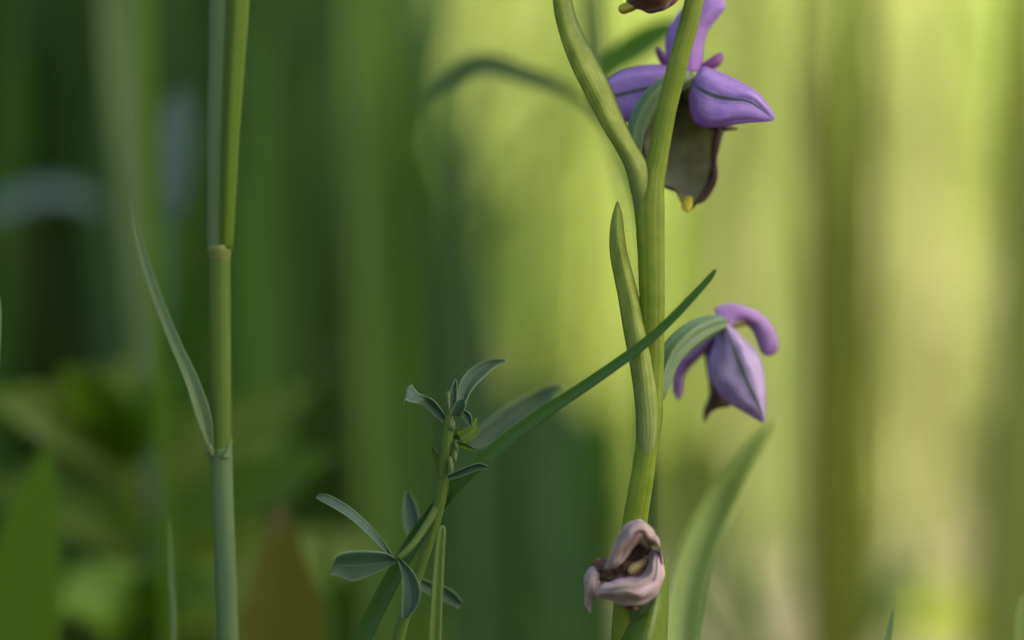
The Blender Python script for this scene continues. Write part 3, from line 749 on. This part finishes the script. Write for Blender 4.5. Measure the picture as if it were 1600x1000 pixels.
# crumpled brown lip inside
def crumple(name, c, r, mat, parent, seed, amp=0.45, freq=900):
    import bmesh
    bm = bmesh.new()
    bmesh.ops.create_icosphere(bm, subdivisions=4, radius=1)
    V = [np.array(v.co) for v in bm.verts]
    F = [tuple(v.index for v in f.verts) for f in bm.faces]
    bm.free()
    out = []
    for v in V:
        p = np.array(c) + v * np.array(r)
        n = mnoise.noise(Vector(p * freq) + Vector((seed, 0, 0))) + 0.5 * mnoise.noise(Vector(p * freq * 2.3) + Vector((seed, 3, 0)))
        out.append(np.array(c) + v * np.array(r) * (1 + amp * n))
    return mesh_obj(name, out, F, mat, parent, [(0.3, 0.5)] * len(out))
crumple('lip', P(974, 893, -4.2), (0.0034, 0.0016, 0.0015), M['wilt_dark'], fl, 3.0)
crumple('lip_lobe', P(943, 884, -3.6), (0.0011, 0.0010, 0.0013), M['wilt_dark'], fl, 9.0, 0.6)
tube('column', [P(1012, 872, -3.6), P(1002, 880, -5), P(990, 887, -6), P(984, 893, -6.4)], [w * PXM for w in (6, 8, 7, 3)], M['column_dry'], fl, ns=14, nv=16, wav=0.0004)
crumple('petal', P(986, 949, -6), (0.0008, 0.0008, 0.0005), M['wilt_dark'], fl, 4.0)
crumple('dark_backing', P(1002, 872, -2.6), (0.0024, 0.0008, 0.0026), M['lip_dark'], fl, 5.0, 0.2)  # dark backing added to darken the hollow inside the bloom

# leaves of the orchid
sheet('leaf', PR([
    [(1028, 1240, 6), (1048, 1240, 8), (1066, 1240, 7)],
    [(1036, 1080, 12), (1060, 1080, 15), (1086, 1080, 13)],
    [(1042, 980, 22), (1066, 985, 25), (1094, 990, 22)],
    [(1052, 900, 29), (1079, 906, 32), (1106, 912, 29)],
    [(1074, 830, 34), (1100, 838, 37), (1126, 846, 34)],
    [(1108, 772, 38), (1128, 780, 41), (1149, 790, 38)],
    [(1144, 722, 40), (1158, 728, 42), (1172, 736, 40)],
    [(1176, 684, 42), (1184, 688, 43), (1192, 694, 42)],
    [(1204, 656, 43), (1205, 657, 43), (1206, 658, 43)],
]), M['orchid_leaf'], orchid, nu=15, nv=50)
sheet('leaf_sheath', PR([
    [(950, 1500, -1), (975, 1500, -3), (1004, 1500, -3), (1022, 1500, 0)],
    [(952, 1200, -1), (974, 1200, -3.5), (1006, 1200, -4), (1032, 1200, 1)],
    [(958, 1060, 0), (980, 1060, -3.5), (1012, 1060, -4), (1040, 1060, 2)],
    [(970, 985, 1), (992, 990, -2.6), (1020, 985, -3), (1043, 980, 3)],
    [(1000, 945, 2), (1016, 940, 0), (1030, 930, 0.5), (1044, 920, 4)],
    [(1030, 885, 4), (1035, 880, 3.4), (1040, 876, 3.6), (1044, 872, 4.4)],
]), M['sheath_leaf'], orchid, nu=15, nv=40)

# ------------------------------------------------------------------ the thin blade crossing the stem
gb = empty('grass_plant')
sheet('leaf_blade', blade_rows(
    [P(470, 1520, 6), P(520, 1150, 6), P(565, 1005, 6), P(592, 945, 5.6), P(622, 888, 5), P(652, 838, 4), P(683, 795, 2.5), P(716, 757, 1), P(752, 722, 0), P(800, 682, -1), P(850, 646, -2), P(905, 610, -3), P(960, 572, -3.8), P(1010, 535, -4.4), P(1060, 488, -5), P(1095, 450, -5.2), P(1112, 430, -5.2), P(1118, 421, -5.2)],
    [w * PXM for w in (24, 26, 27, 27, 26, 25, 24, 23, 22, 21, 20, 18, 16.5, 15, 12.5, 10, 7.5, 3)], fold=0.45, face=(0.25, -1, 0.55), n=36),
    M['blade'], gb, nu=13, nv=90, thick=0.0002)
tag(gb, 'narrow dark green grass blade slanting across the orchid stem', 'grass')

sp = empty('grass_plant')
sheet('leaf_blade', blade_rows([P(664, 1520, -3), P(672, 1150, -4), P(679, 1000, -4.6), P(683, 920, -5), P(687, 860, -5.2), P(690, 830, -5.3), P(691, 821, -5.3)],
    [w * PXM for w in (22, 20, 18, 16, 13.5, 10.5, 4)], fold=0.7, n=20), M['spike'], sp, nu=11, nv=50, thick=0.0003)
tag(sp, 'pale blunt grass tip standing upright below the clover-like sprig', 'grass')

# ------------------------------------------------------------------ the jointed grass stalk on the left
gs = empty('grass_stalk')
tag(gs, 'tall jointed grass stalk with a pale node and one leaf angling away', 'grass stalk')
DG = 8
tube('lower_sheath', [P(372, 1560, DG), P(366, 1250, DG), P(357, 1010, DG), P(351, 860, DG), P(347, 760, DG), P(345, 700, DG)], [w * PXM for w in (18, 18, 17, 17, 17.5, 18)], M['sheath_grey'], gs, ns=28, nv=60)
tube('culm', [P(345, 712, DG), P(344, 600, DG), P(343, 480, DG), P(343, 400, DG)], [w * PXM for w in (17, 17.5, 17.5, 17)], M['culm'], gs, ns=28, nv=50)
tube('node', [P(343, 408, DG), P(343, 400, DG), P(342.5, 391, DG), P(342, 383, DG)], [w * PXM for w in (16.5, 18, 19.5, 18.5)], M['node'], gs, ns=28, nv=16, wav=0.00012)
tube('upper_sheath', [P(342, 390, DG + 1), P(343, 300, DG + 1), P(344, 200, DG + 1), P(348, 80, DG + 1), P(350, -40, DG + 1), P(352, -260, DG + 1)], [w * PXM for w in (19.5, 21, 22, 23, 24, 20)], M['sheath_grey'], gs, ns=28, nv=50)
sheet('sheath_flap', PR([
    [(343, 390, DG - 0.8), (350, 391, DG - 1.3), (357, 390, DG - 0.8), (363, 388, DG + 0.5)],
    [(344, 300, DG - 1), (352, 300, DG - 1.8), (361, 299, DG - 1.3), (368, 298, DG + 1)],
    [(347, 200, DG - 1), (356, 200, DG - 2), (366, 199, DG - 1.3), (374, 198, DG + 1)],
    [(350, 90, DG - 1), (361, 90, DG - 2), (373, 90, DG - 1.2), (382, 89, DG + 1)],
    [(353, -10, DG - 1), (366, -10, DG - 2), (379, -10, DG - 1.2), (389, -10, DG + 1)],
    [(358, -260, DG - 1), (372, -260, DG - 2), (386, -260, DG - 1.2), (396, -260, DG + 1)],
]), M['sheath_green'], gs, nu=13, nv=50)
sheet('leaf_blade', blade_rows([P(332, 704, DG - 1), P(326, 690, DG - 1.6), P(314, 648, DG - 2), P(297, 596, DG - 2), P(272, 538, DG - 1), P(247, 475, DG), P(226, 415, DG + 1), P(211, 355, DG + 2), P(202, 312, DG + 2)],
    [w * PXM for w in (8, 14, 26, 23, 19, 17, 15, 11, 3)], fold=0.7, face=(0.5, -1, 0.3), n=24), M['grey_leaf'], gs, nu=13, nv=60)
tube('ligule', [P(330, 712, DG - 2), P(328, 702, DG - 2.2), P(327, 694, DG - 2)], [w * PXM for w in (5, 6, 3)], M['medick_pale'], gs, ns=10, nv=10)
sheet('auricle', PR([[(346, 716, DG - 2), (354, 716, DG - 1.6), (360, 716, DG)], [(354, 702, DG - 1.6), (358, 702, DG - 1), (361, 702, DG)], [(361, 686, DG - 0.6), (362, 686, DG - 0.3), (362.5, 686, DG)]]), M['grey_leaf'], gs, nu=7, nv=12)

# ------------------------------------------------------------------ the trefoil sprig
md = empty('trefoil_sprig')
tag(md, 'small trefoil sprig with blue-green leaflets left of the orchid', 'sprig')
tube('stem', [P(560, 1520, 2), P(590, 1150, 2), P(622, 1000, 2), P(650, 905, 2), P(672, 840, 1.5), P(688, 780, 0.8), P(696, 720, 0.4), P(701, 662, 0), P(703, 640, 0)],
     [w * PXM for w in (9, 9, 9.5, 9, 8.5, 9.5, 9.5, 8, 5)], M['medick_stem'], md, ns=16, nv=60, ribs=5, ribamp=0.06)
tube('petiole', [P(684, 792, 0.8), P(660, 830, -0.5), P(640, 856, -1.6), P(622, 873, -2.2)], [w * PXM for w in (7, 6, 5.5, 5)], M['medick_stem'], md, ns=12, nv=20)
def leaflet(rows, mat='medick', seed=0, nv=32):
    rows = [[a, (b[0], b[1], (a[2] + c[2]) / 2 + 0.5), c] for a, b, c in rows]
    sheet('leaflet', PR(rows), M[mat], md, nu=15, nv=nv, thick=0.00010, wav=0.00014, seed=seed)
leaflet([  # broad obovate leaflet
    [(619, 875, -2.2), (618, 877, -2.3), (617, 880, -2.2)],
    [(604, 865, -2.6), (602, 879, -3.4), (600, 890, -2.4)],
    [(580, 861, -3.2), (577, 882, -4.2), (574, 902, -2.8)],
    [(556, 861, -3.8), (553, 884, -4.6), (550, 909, -3.2)],
    [(535, 864, -4.2), (534, 884, -4.8), (532, 903, -3.6)],
    [(524, 870, -4.4), (522, 885, -4.8), (519, 899, -4)],
    [(522, 876, -4.5), (519, 888, -4.8), (515, 903, -4.2)]], seed=21)
leaflet([  # leaflet rising to the left, seen edge-on
    [(613, 868, -2), (611, 868, -2.2), (609, 871, -2)],
    [(600, 848, -1), (597, 850, -2.6), (593, 855, -2)],
    [(580, 823, 0.5), (576, 826, -2.4), (571, 832, -1.6)],
    [(556, 800, 1.5), (552, 804, -2), (547, 811, -1)],
    [(532, 783, 2), (528, 788, -1), (523, 795, 0)],
    [(511, 773, 2.4), (507, 777, 0.6), (503, 784, 1)],
    [(498, 772, 2.6), (496, 774, 2), (494, 778, 2)]], seed=22)
leaflet([  # leaflet hanging down
    [(622, 877, -2.4), (625, 876, -2.6), (628, 876, -2.4)],
    [(627, 895, -3), (634, 893, -3.8), (642, 889, -3)],
    [(628, 918, -3.6), (640, 916, -4.6), (654, 908, -3.4)],
    [(627, 940, -4), (641, 939, -5), (658, 930, -3.6)],
    [(627, 955, -4.2), (638, 956, -5), (651, 950, -3.8)],
    [(628, 966, -4.4), (633, 967, -4.6), (639, 964, -4.2)]], seed=23)
leaflet([  # leaflet behind, to the right
    [(640, 890, 6), (643, 892, 5.6), (643, 897, 6)],
    [(664, 905, 7), (664, 914, 6), (660, 922, 7)],
    [(690, 914, 8), (688, 924, 7), (682, 934, 8)],
    [(710, 926, 8.6), (706, 936, 8), (700, 944, 8.6)],
    [(722, 940, 9), (721, 946, 8.8), (717, 951, 9)]], seed=24)
leaflet([  # small dim leaflet behind the petiole
    [(640, 852, 8), (646, 854, 7.6), (652, 852, 8)],
    [(630, 820, 9), (644, 822, 8), (656, 818, 9)],
    [(628, 790, 10), (640, 790, 9), (650, 790, 10)],
    [(634, 766, 11), (636, 766, 11), (638, 767, 11)]], seed=25)
leaflet([  # upper left, tip folded over
    [(699, 656, -0.4), (696, 657, -0.8), (693, 661, -0.4)],
    [(690, 640, -0.6), (684, 645, -1.4), (678, 649, -0.4)],
    [(678, 625, -0.8), (670, 630, -2.0), (662, 634, -0.6)],
    [(664, 618, -0.4), (656, 622, -2.0), (648, 629, -2)],
    [(653, 614, 0.6), (645, 618, -1.4), (638, 627, -2.6)],
    [(644, 603, 1.2), (637, 610, -0.4), (632, 625, -2.8)],
    [(642, 601, 1.2), (634, 609, 0), (630, 633, -2.8)]], seed=26)
leaflet([  # upper right, arching leaf
    [(716, 640, 1), (720, 642, 0.4), (724, 640, 1)],
    [(715, 612, 2.6), (724, 616, 1.4), (733, 617, 2.6)],
    [(724, 588, 4.2), (736, 593, 3), (748, 598, 4.2)],
    [(742, 571, 5.6), (752, 576, 4.6), (764, 582, 5.6)],
    [(764, 562, 6.8), (770, 565, 6.4), (777, 571, 6.8)],
    [(788, 561, 7.6), (790, 562, 7.6), (793, 564, 7.6)]], seed=27)
leaflet([  # folded young leaf at the tip
    [(704, 648, -1.4), (712, 650, -2.2), (722, 650, -1.4)],
    [(708, 636, -1.6), (716, 638, -2.8), (726, 640, -1.8)],
    [(713, 627, -1.6), (720, 630, -2.8), (728, 634, -2)],
    [(722, 621, -1.6), (724, 622, -2), (727, 626, -1.8)]], seed=28, nv=20)
leaflet([
    [(718, 646, -1.4), (722, 643, -2), (726, 641, -1.4)],
    [(724, 654, -1.4), (730, 650, -2.4), (734, 646, -1.4)],
    [(731, 662, -1.4), (735, 659, -2.2), (738, 655, -1.4)],
    [(736, 667, -1.4), (737, 666, -1.5), (738, 665, -1.4)]], seed=29, nv=20)
leaflet([  # curled leaf on the right
    [(712, 676, 0), (718, 686, -0.6), (724, 692, 0)],
    [(728, 668, 0.6), (734, 678, -0.6), (738, 686, 0.6)],
    [(740, 658, 1.4), (746, 664, 0.2), (749, 674, 1.4)],
    [(742, 652, 2), (744, 653, 2), (746, 655, 2)]], 'medick_green', seed=30, nv=20)
leaflet([  # bright stipule
    [(686, 746, -0.4), (690, 748, -1), (695, 746, -0.4)],
    [(680, 728, 0.6), (686, 730, -0.8), (694, 728, 0)],
    [(676, 710, 1), (681, 712, -0.2), (688, 710, 0.6)],
    [(673, 695, 1.2), (674, 695, 1.1), (675, 696, 1.2)]], 'medick_green', seed=31, nv=20)
leaflet([  # grey-green leaflet pointing right
    [(700, 742, -1.6), (701, 746, -2), (702, 750, -1.6)],
    [(716, 735, -2.2), (718, 741, -3), (719, 746, -2.2)],
    [(734, 728, -2.6), (735, 734, -3.4), (737, 739, -2.6)],
    [(750, 724, -3), (750, 729, -3.4), (752, 734, -3)],
    [(761, 728, -3.2), (761.5, 730, -3.2), (762, 733, -3.2)]], seed=32)
leaflet([  # long leaflet behind the blade
    [(728, 694, 16), (732, 699, 15), (736, 702, 16)],
    [(752, 666, 18), (762, 682, 16.6), (772, 694, 18)],
    [(788, 637, 20), (798, 652, 18.6), (808, 666, 20)],
    [(826, 615, 22), (834, 626, 21), (842, 638, 22)],
    [(858, 602, 23), (862, 608, 22.6), (868, 615, 23)],
    [(882, 602, 24), (883, 604, 24), (884, 606, 24)]], seed=33)
leaflet([
    [(702, 652, 0.6), (706, 655, 0.4), (711, 654, 0.6)],
    [(700, 628, 1.4), (707, 630, 1), (714, 629, 1.4)],
    [(706, 606, 2.4), (710, 607, 2), (715, 608, 2.4)],
    [(712, 592, 3), (713, 592, 3), (714, 593, 3)]], seed=41, nv=20)
leaflet([
    [(708, 690, -0.6), (711, 694, -1), (714, 698, -0.6)],
    [(720, 690, -1), (723, 696, -1.4), (726, 702, -1)],
    [(732, 694, -1), (735, 699, -1.2), (737, 704, -1)],
    [(742, 702, -0.8), (742.5, 703, -0.8), (743, 704, -0.8)]], 'medick_green', seed=42, nv=20)
leaflet([
    [(694, 700, 0.6), (697, 704, 0.2), (701, 704, 0.6)],
    [(704, 686, 0.8), (709, 690, 0.4), (714, 692, 0.8)],
    [(714, 674, 1.2), (718, 678, 1), (723, 682, 1.2)],
    [(724, 668, 1.6), (725, 669, 1.6), (726, 670, 1.6)]], 'medick_green', seed=43, nv=20)
for k, (x, y, d, rx, rz) in enumerate(((704, 730, -1.0, 0.00045, 0.0013), (711, 712, -0.4, 0.00035, 0.0010), (706, 664, -0.6, 0.0005, 0.0008), (700, 626, 0.6, 0.0003, 0.0012), (713, 696, -0.4, 0.0004, 0.0009))):
    crumple('bud', P(x, y, d), (rx, 0.0006, rz), M['medick_pale'], md, 20 + k, 0.3)

# ------------------------------------------------------------------ single blades, stalks and leaves of the blurred surroundings
def blade(name, path, widths, mat, label, cat, group=None, fold=0.3, face=(0, -1, 0), n=14, nv=24, thick=0.0):
    if isinstance(name, str):
        root = empty('grass_plant' if name == 'leaf_blade' else 'leafy_plant')
        tag(root, label, cat, group)
    else:
        root, name = name, 'leaf_blade'
    sheet(name, blade_rows(path, widths, fold, face, n), M[mat], root, nu=7, nv=nv, thick=thick)
    return root
def pw(px, D):
    return px * K * D

def px_blade(pts, D, w, mat, label, name='leaf_blade', cat='grass', group=None, root=True, face=(0, -1, 0), fold=0.3):
    """blade whose visible run is given in photograph coordinates at distance D (m)"""
    d = (D - FOCUS) * 1000
    path = [P(x, y, d) for x, y in pts]
    ws = [pw(a, D) for a in w]
    if root:
        b0 = path[0]
        path = [np.array((b0[0] - (path[1][0] - b0[0]) * 0.3, D, -0.005))] + path
        ws = [ws[0] * 0.8] + ws
    return blade(name, path, ws, mat, label, cat, group, face=face, fold=fold, n=max(14, len(path) * 3), nv=36)

px_blade([(236, 900), (228, 560), (214, 320), (196, 120), (182, -60)], 0.53, [22, 30, 46, 56, 58], 'pale_stem', 'pale blurred grass stem behind the jointed stalk', 'leaf_blade', 'grass')
px_blade([(262, 900), (250, 560), (238, 300), (232, 120), (228, -60)], 0.475, [20, 24, 28, 30, 30], 'yellow_leaf', 'olive grass blade beside the pale blurred stem')
px_blade([(250, 420), (262, 330), (276, 230), (282, 170), (284, 140)], 0.50, [30, 50, 60, 46, 10], 'dim_leaf', 'small blue-grey blurred leaf between two grass stalks', 'leaf', 'leafy plant')
px_blade([(-150, 900), (-120, 560), (-80, 400), (-40, 345), (20, 318), (80, 300), (130, 310), (160, 330)], 0.56, [12, 14, 16, 30, 40, 36, 24, 6], 'dim_leaf', 'blue-grey blurred leaf lying level at the left', 'leaf', 'leafy plant', face=(0, -1, 0.6))
px_blade([(1016, 900), (1012, 500), (1000, 330), (960, 215), (910, 158), (872, 136), (820, 118), (770, 102), (735, 104), (700, 128), (660, 158)], 0.458, [10, 10, 10, 12, 14, 22, 28, 32, 32, 24, 4], 'shade_blue', 'dark arched grass leaf bending over left of the long bract', 'leaf', 'leafy plant', face=(0, -1, 0.2))
px_blade([(1006, 900), (1000, 500), (975, 270), (942, 120), (932, 40), (928, -60)], 0.50, [8, 8, 12, 28, 36, 32], 'shade_blue', 'blue-green upright blade behind the long bract')
px_blade([(1000, 900), (1010, 500), (1000, 340), (968, 230), (930, 150), (948, 110), (985, 78), (1030, 50), (1075, 36)], 0.452, [10, 10, 10, 10, 14, 30, 44, 36, 8], 'shade_green', 'dark green leaf slanting up behind the open flower', 'leaf', 'leafy plant')
# broad herb leaves low on the left
px_blade([(30, 1000), (40, 900), (56, 800), (68, 740), (74, 690)], 0.458, [130, 115, 80, 48, 4], 'yellow_leaf', 'yellow-green pointed leaf upright in the lower left corner', 'leaf', 'leafy plant', fold=0.2)
px_blade([(444, 1010), (443, 930), (441, 880), (440, 830), (440, 785)], 0.455, [132, 108, 80, 46, 4], 'brown_leaf', 'brownish olive pointed leaf beside the base of the jointed stalk', 'leaf', 'leafy plant', fold=0.2)
herb = empty('broadleaf_herb')
tag(herb, 'bright green leafy herb spreading low behind the jointed stalk', 'herb')
hd = 100
tube('stem', [P(230, 1460, hd + 5), P(215, 1000, hd + 3), P(200, 760, hd), P(190, 620, hd)], [0.0022, 0.002, 0.0018, 0.001], M['herb_leaf'], herb, ns=10, nv=20)
for pts, dd, w, mt in (
        ([(205, 760), (130, 690), (60, 645), (-20, 620)], -10, [20, 80, 90, 10], 'herb_leaf'),
        ([(200, 730), (170, 660), (130, 610), (95, 572)], -20, [20, 80, 80, 6], 'yellow_leaf'),
        ([(200, 730), (230, 670), (262, 620), (300, 590)], -15, [20, 80, 80, 8], 'herb_leaf'),
        ([(210, 800), (290, 740), (370, 680), (490, 605)], 10, [30, 90, 110, 6], 'herb_leaf'),
        ([(215, 850), (320, 800), (430, 750), (525, 705)], -5, [30, 80, 80, 6], 'yellow_leaf'),
        ([(205, 860), (130, 800), (60, 770), (-40, 770)], 0, [30, 100, 100, 10], 'herb_leaf'),
        ([(215, 930), (160, 900), (110, 880), (60, 880)], 5, [30, 110, 110, 10], 'yellow_leaf'),
        ([(215, 940), (280, 880), (330, 850), (420, 830)], 8, [30, 110, 110, 10], 'herb_leaf'),
        ([(215, 1000), (250, 960), (290, 930), (350, 950)], -12, [30, 130, 120, 10], 'yellow_leaf'),
        ([(215, 1010), (190, 960), (140, 940), (90, 960)], -12, [30, 130, 120, 10], 'herb_leaf'),
        ([(205, 700), (190, 640), (200, 590), (215, 560)], 12, [20, 70, 60, 6], 'herb_leaf'),
        ([(215, 990), (390, 930), (480, 880), (590, 850)], 20, [30, 100, 100, 10], 'herb_leaf')):
    D = FOCUS + (hd + dd) / 1000
    path = [P(x, y, hd + dd * i / (len(pts) - 1)) for i, (x, y) in enumerate(pts)]
    sheet('leaf', blade_rows(path, [pw(a, D) for a in w], 0.25, (random.uniform(-0.3, 0.3), -1, 0.5), 16), M[mt], herb, nu=9, nv=24, thick=0.0002)
for k in range(16):
    a = random.uniform(0, 6.28)
    x0, y0 = random.uniform(60, 420), random.uniform(700, 1000)
    dx, dy = 120 * math.cos(a), -abs(90 * math.sin(a)) - 20
    dd = random.uniform(15, 45)
    path = [P(215, y0 + 60, hd), P((215 + x0) / 2, y0, hd + dd * 0.5), P(x0, y0 - 10, hd + dd), P(x0 + dx, y0 + dy, hd + dd)]
    D = FOCUS + (hd + dd) / 1000
    sheet('leaf', blade_rows(path, [pw(q, D) for q in (14, 60, 110, 8)], 0.25, (random.uniform(-0.3, 0.3), -1, 0.5), 16), M['herb_leaf'], herb, nu=9, nv=24, thick=0.0002)
px_blade([(272, 1010), (268, 900), (266, 840), (264, 810)], 0.415, [9, 8, 6, 2], 'grey_leaf', 'thin faint grass blade low beside the jointed stalk')
px_blade([(-8, 700), (-4, 560), (-1, 490), (-6, 452), (-14, 448)], 0.405, [10, 9, 8, 6, 2], 'grey_leaf', 'hooked pale grass tip at the left margin')
px_blade([(1360, 1200), (1376, 1060), (1388, 1000), (1394, 970), (1397, 952)], 0.408, [14, 13, 10, 7, 2], 'grey_leaf', 'little sharp grass tip in front of the sunlit litter')
px_blade([(1600, 1100), (1604, 1010), (1604, 960), (1598, 930)], 0.415, [40, 40, 36, 10], 'pale_blade', 'bright green leaf edge poking in beside the dead leaf', 'leaf', 'leafy plant')
px_blade([(520, 1000), (512, 900), (508, 840), (506, 800)], 0.46, [16, 14, 10, 3], 'shade_green', 'faint dark blade rising behind the trefoil leaflets')

px_blade([(1470, 1040), (1474, 990), (1480, 950), (1490, 915)], 0.80, [130, 140, 120, 30], 'straw_green', 'bright yellow-green sunlit leaf low beside the dead leaves', 'leaf', 'leafy plant')
px_blade([(1590, 1040), (1580, 940), (1550, 890), (1500, 870)], 1.04, [30, 50, 56, 20], 'dry_leaf', 'withered tan leaf bending over the dark tuft', 'leaf', 'leafy plant', face=(0, -1, 0.6))
px_blade([(1340, 1040), (1380, 960), (1420, 920), (1470, 900)], 0.72, [50, 60, 50, 10], 'grey_leaf', 'blue-grey blurred leaf lying low over the litter', 'leaf', 'leafy plant', face=(0, -0.8, 0.6))
# tufts of blades that stand in front of the sunny meadow
BACK = 'blurred grass tufts in front of the sunny meadow'
LAB = {'olive': 'olive brown blurred grass tuft against the sunny meadow', 'pale_blade': 'pale green blurred grass tuft against the sunny meadow',
       'shade_green': 'dark green blurred grass tuft behind the plants', 'shade_blue': 'blue-green blurred grass tuft behind the plants'}
def tuft(blades, D, mat, label, group):
    """blades: (x at the bottom, width px, lean px, top py)"""
    root = empty('grass_tuft')
    tag(root, label, 'grass', group)
    for x, w, lean, top in blades:
        dd = D + random.uniform(-0.012, 0.012)
        px_blade([(x, 1000), (x + lean * 0.25, 700), (x + lean * 0.6, (700 + top) / 2), (x + lean, top)], dd, [w, w * 1.05, w * 0.95, w * 0.3], mat, None,
                 name=root, face=(random.uniform(-0.5, 0.5), -1, 0))
for D, mat, label, blades in (
        (0.60, 'olive', 'broad olive brown grass tuft right of the fading flower', [(1300, 44, -14, -400), (1345, 34, 16, -400), (1270, 30, 12, -300), (1322, 36, 30, -300), (1310, 30, -60, 100)]),
        (0.63, 'shade_green', 'dark green grass tuft at the foot of the olive tuft', [(1320, 34, -60, 560), (1295, 34, 50, 640), (1335, 34, 30, 700), (1270, 34, -10, 740), (1305, 34, 10, 600), (1345, 34, -10, 740)]),
        (0.61, 'pale_blade', 'pale green grass tuft leaning right over the dead leaves', [(1560, 44, 40, -300), (1590, 40, 20, 200)]),
        (0.63, 'olive', 'olive grass tuft at the right margin', [(1600, 60, -30, 150), (1640, 50, -20, -100)]),
        (0.66, 'shade_green', 'dark green grass tuft standing over the dead leaves', [(1575, 50, 30, 480), (1545, 46, 30, 620), (1600, 40, 0, 560)]),
        (0.59, 'mid_green', 'tall green grass tuft between the jointed stalk and the trefoil sprig', [(660, 46, -110, -250), (640, 48, -60, -100), (600, 46, -60, -300), (690, 40, -40, 260)]),
        (0.60, 'shade_blue', 'tall blue-green grass tuft behind the trefoil sprig', [(724, 40, 10, 120), (700, 36, -20, 240), (745, 36, -10, 300), (680, 36, 20, 330)]),
        (0.63, 'shade_blue', 'low blue-green grass tuft between the trefoil sprig and the orchid', [(830, 50, 14, 560), (770, 44, 0, 480), (900, 50, -30, 600), (860, 60, 20, 640), (800, 60, 10, 620)]),
        (0.70, 'shade_green', 'low green grass tuft behind the orchid stem', [(850, 44, 10, 480), (960, 50, -10, 620), (920, 56, 6, 640), (880, 60, 10, 600), (810, 60, 0, 620), (740, 60, 10, 560), (1130, 44, -20, 820), (1040, 40, 0, 800)]),
        (0.84, 'light_green', 'light green grass tuft fading into the sunny meadow left of the orchid', [(640, 40, -20, -300), (690, 30, -30, -300), (740, 26, -10, -300), (600, 44, 20, -200), (560, 44, 10, -300)]),
        (0.85, 'pale_blade', 'thin pale grass tuft behind the open flower', [(870, 30, 30, -300), (1120, 30, 10, -300), (1200, 26, -10, -300)])):
    tuft(blades, D, mat, label, BACK)
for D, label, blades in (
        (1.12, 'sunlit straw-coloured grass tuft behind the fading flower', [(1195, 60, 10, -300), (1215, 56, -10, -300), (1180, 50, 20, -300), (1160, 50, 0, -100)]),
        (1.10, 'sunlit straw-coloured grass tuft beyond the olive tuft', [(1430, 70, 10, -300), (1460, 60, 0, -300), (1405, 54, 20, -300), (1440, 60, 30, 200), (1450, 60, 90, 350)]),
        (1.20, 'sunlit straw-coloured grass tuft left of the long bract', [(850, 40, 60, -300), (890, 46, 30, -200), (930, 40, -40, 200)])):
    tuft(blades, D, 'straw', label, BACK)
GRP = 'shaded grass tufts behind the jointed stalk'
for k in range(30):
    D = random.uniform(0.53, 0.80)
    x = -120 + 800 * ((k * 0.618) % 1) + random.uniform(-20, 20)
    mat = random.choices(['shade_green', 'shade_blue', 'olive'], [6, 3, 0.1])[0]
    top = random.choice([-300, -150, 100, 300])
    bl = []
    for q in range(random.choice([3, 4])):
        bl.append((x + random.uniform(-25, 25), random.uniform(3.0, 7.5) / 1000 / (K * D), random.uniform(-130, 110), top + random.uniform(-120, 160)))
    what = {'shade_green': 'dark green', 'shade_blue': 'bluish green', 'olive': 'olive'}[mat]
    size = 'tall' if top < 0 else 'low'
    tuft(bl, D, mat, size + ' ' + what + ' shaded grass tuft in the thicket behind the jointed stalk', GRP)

# dead leaves lying on the soil to the right
for k, (x, y, a, L, W) in enumerate(((0.170, 0.93, 0.5, 0.05, 0.022), (0.14, 0.98, -0.3, 0.045, 0.02), (0.105, 0.90, 1.1, 0.04, 0.02), (0.20, 1.10, 0.2, 0.05, 0.02), (0.15, 0.83, -0.6, 0.04, 0.018), (0.09, 1.12, 0.7, 0.04, 0.02), (0.165, 0.78, 0.9, 0.035, 0.018))):
    dx, dy = math.cos(a) * L / 2, math.sin(a) * L / 2
    path = [np.array((x - dx, y - dy, 0.006)), np.array((x - dx * 0.3, y - dy * 0.3, 0.013)), np.array((x + dx * 0.4, y + dy * 0.4, 0.014)), np.array((x + dx, y + dy, 0.008))]
    o = sheet('dead_leaf', blade_rows(path, [0.002, W, W * 0.85, 0.001], 0.35, (0, 0, 1), 14), M['dry_leaf'], nu=9, nv=24, thick=0.00013, wav=0.002, seed=k, wscale=60)
    tag(o, 'curled tan dead leaf lying on the soil under the meadow grass', 'dead leaf', 'dead leaves on the soil')
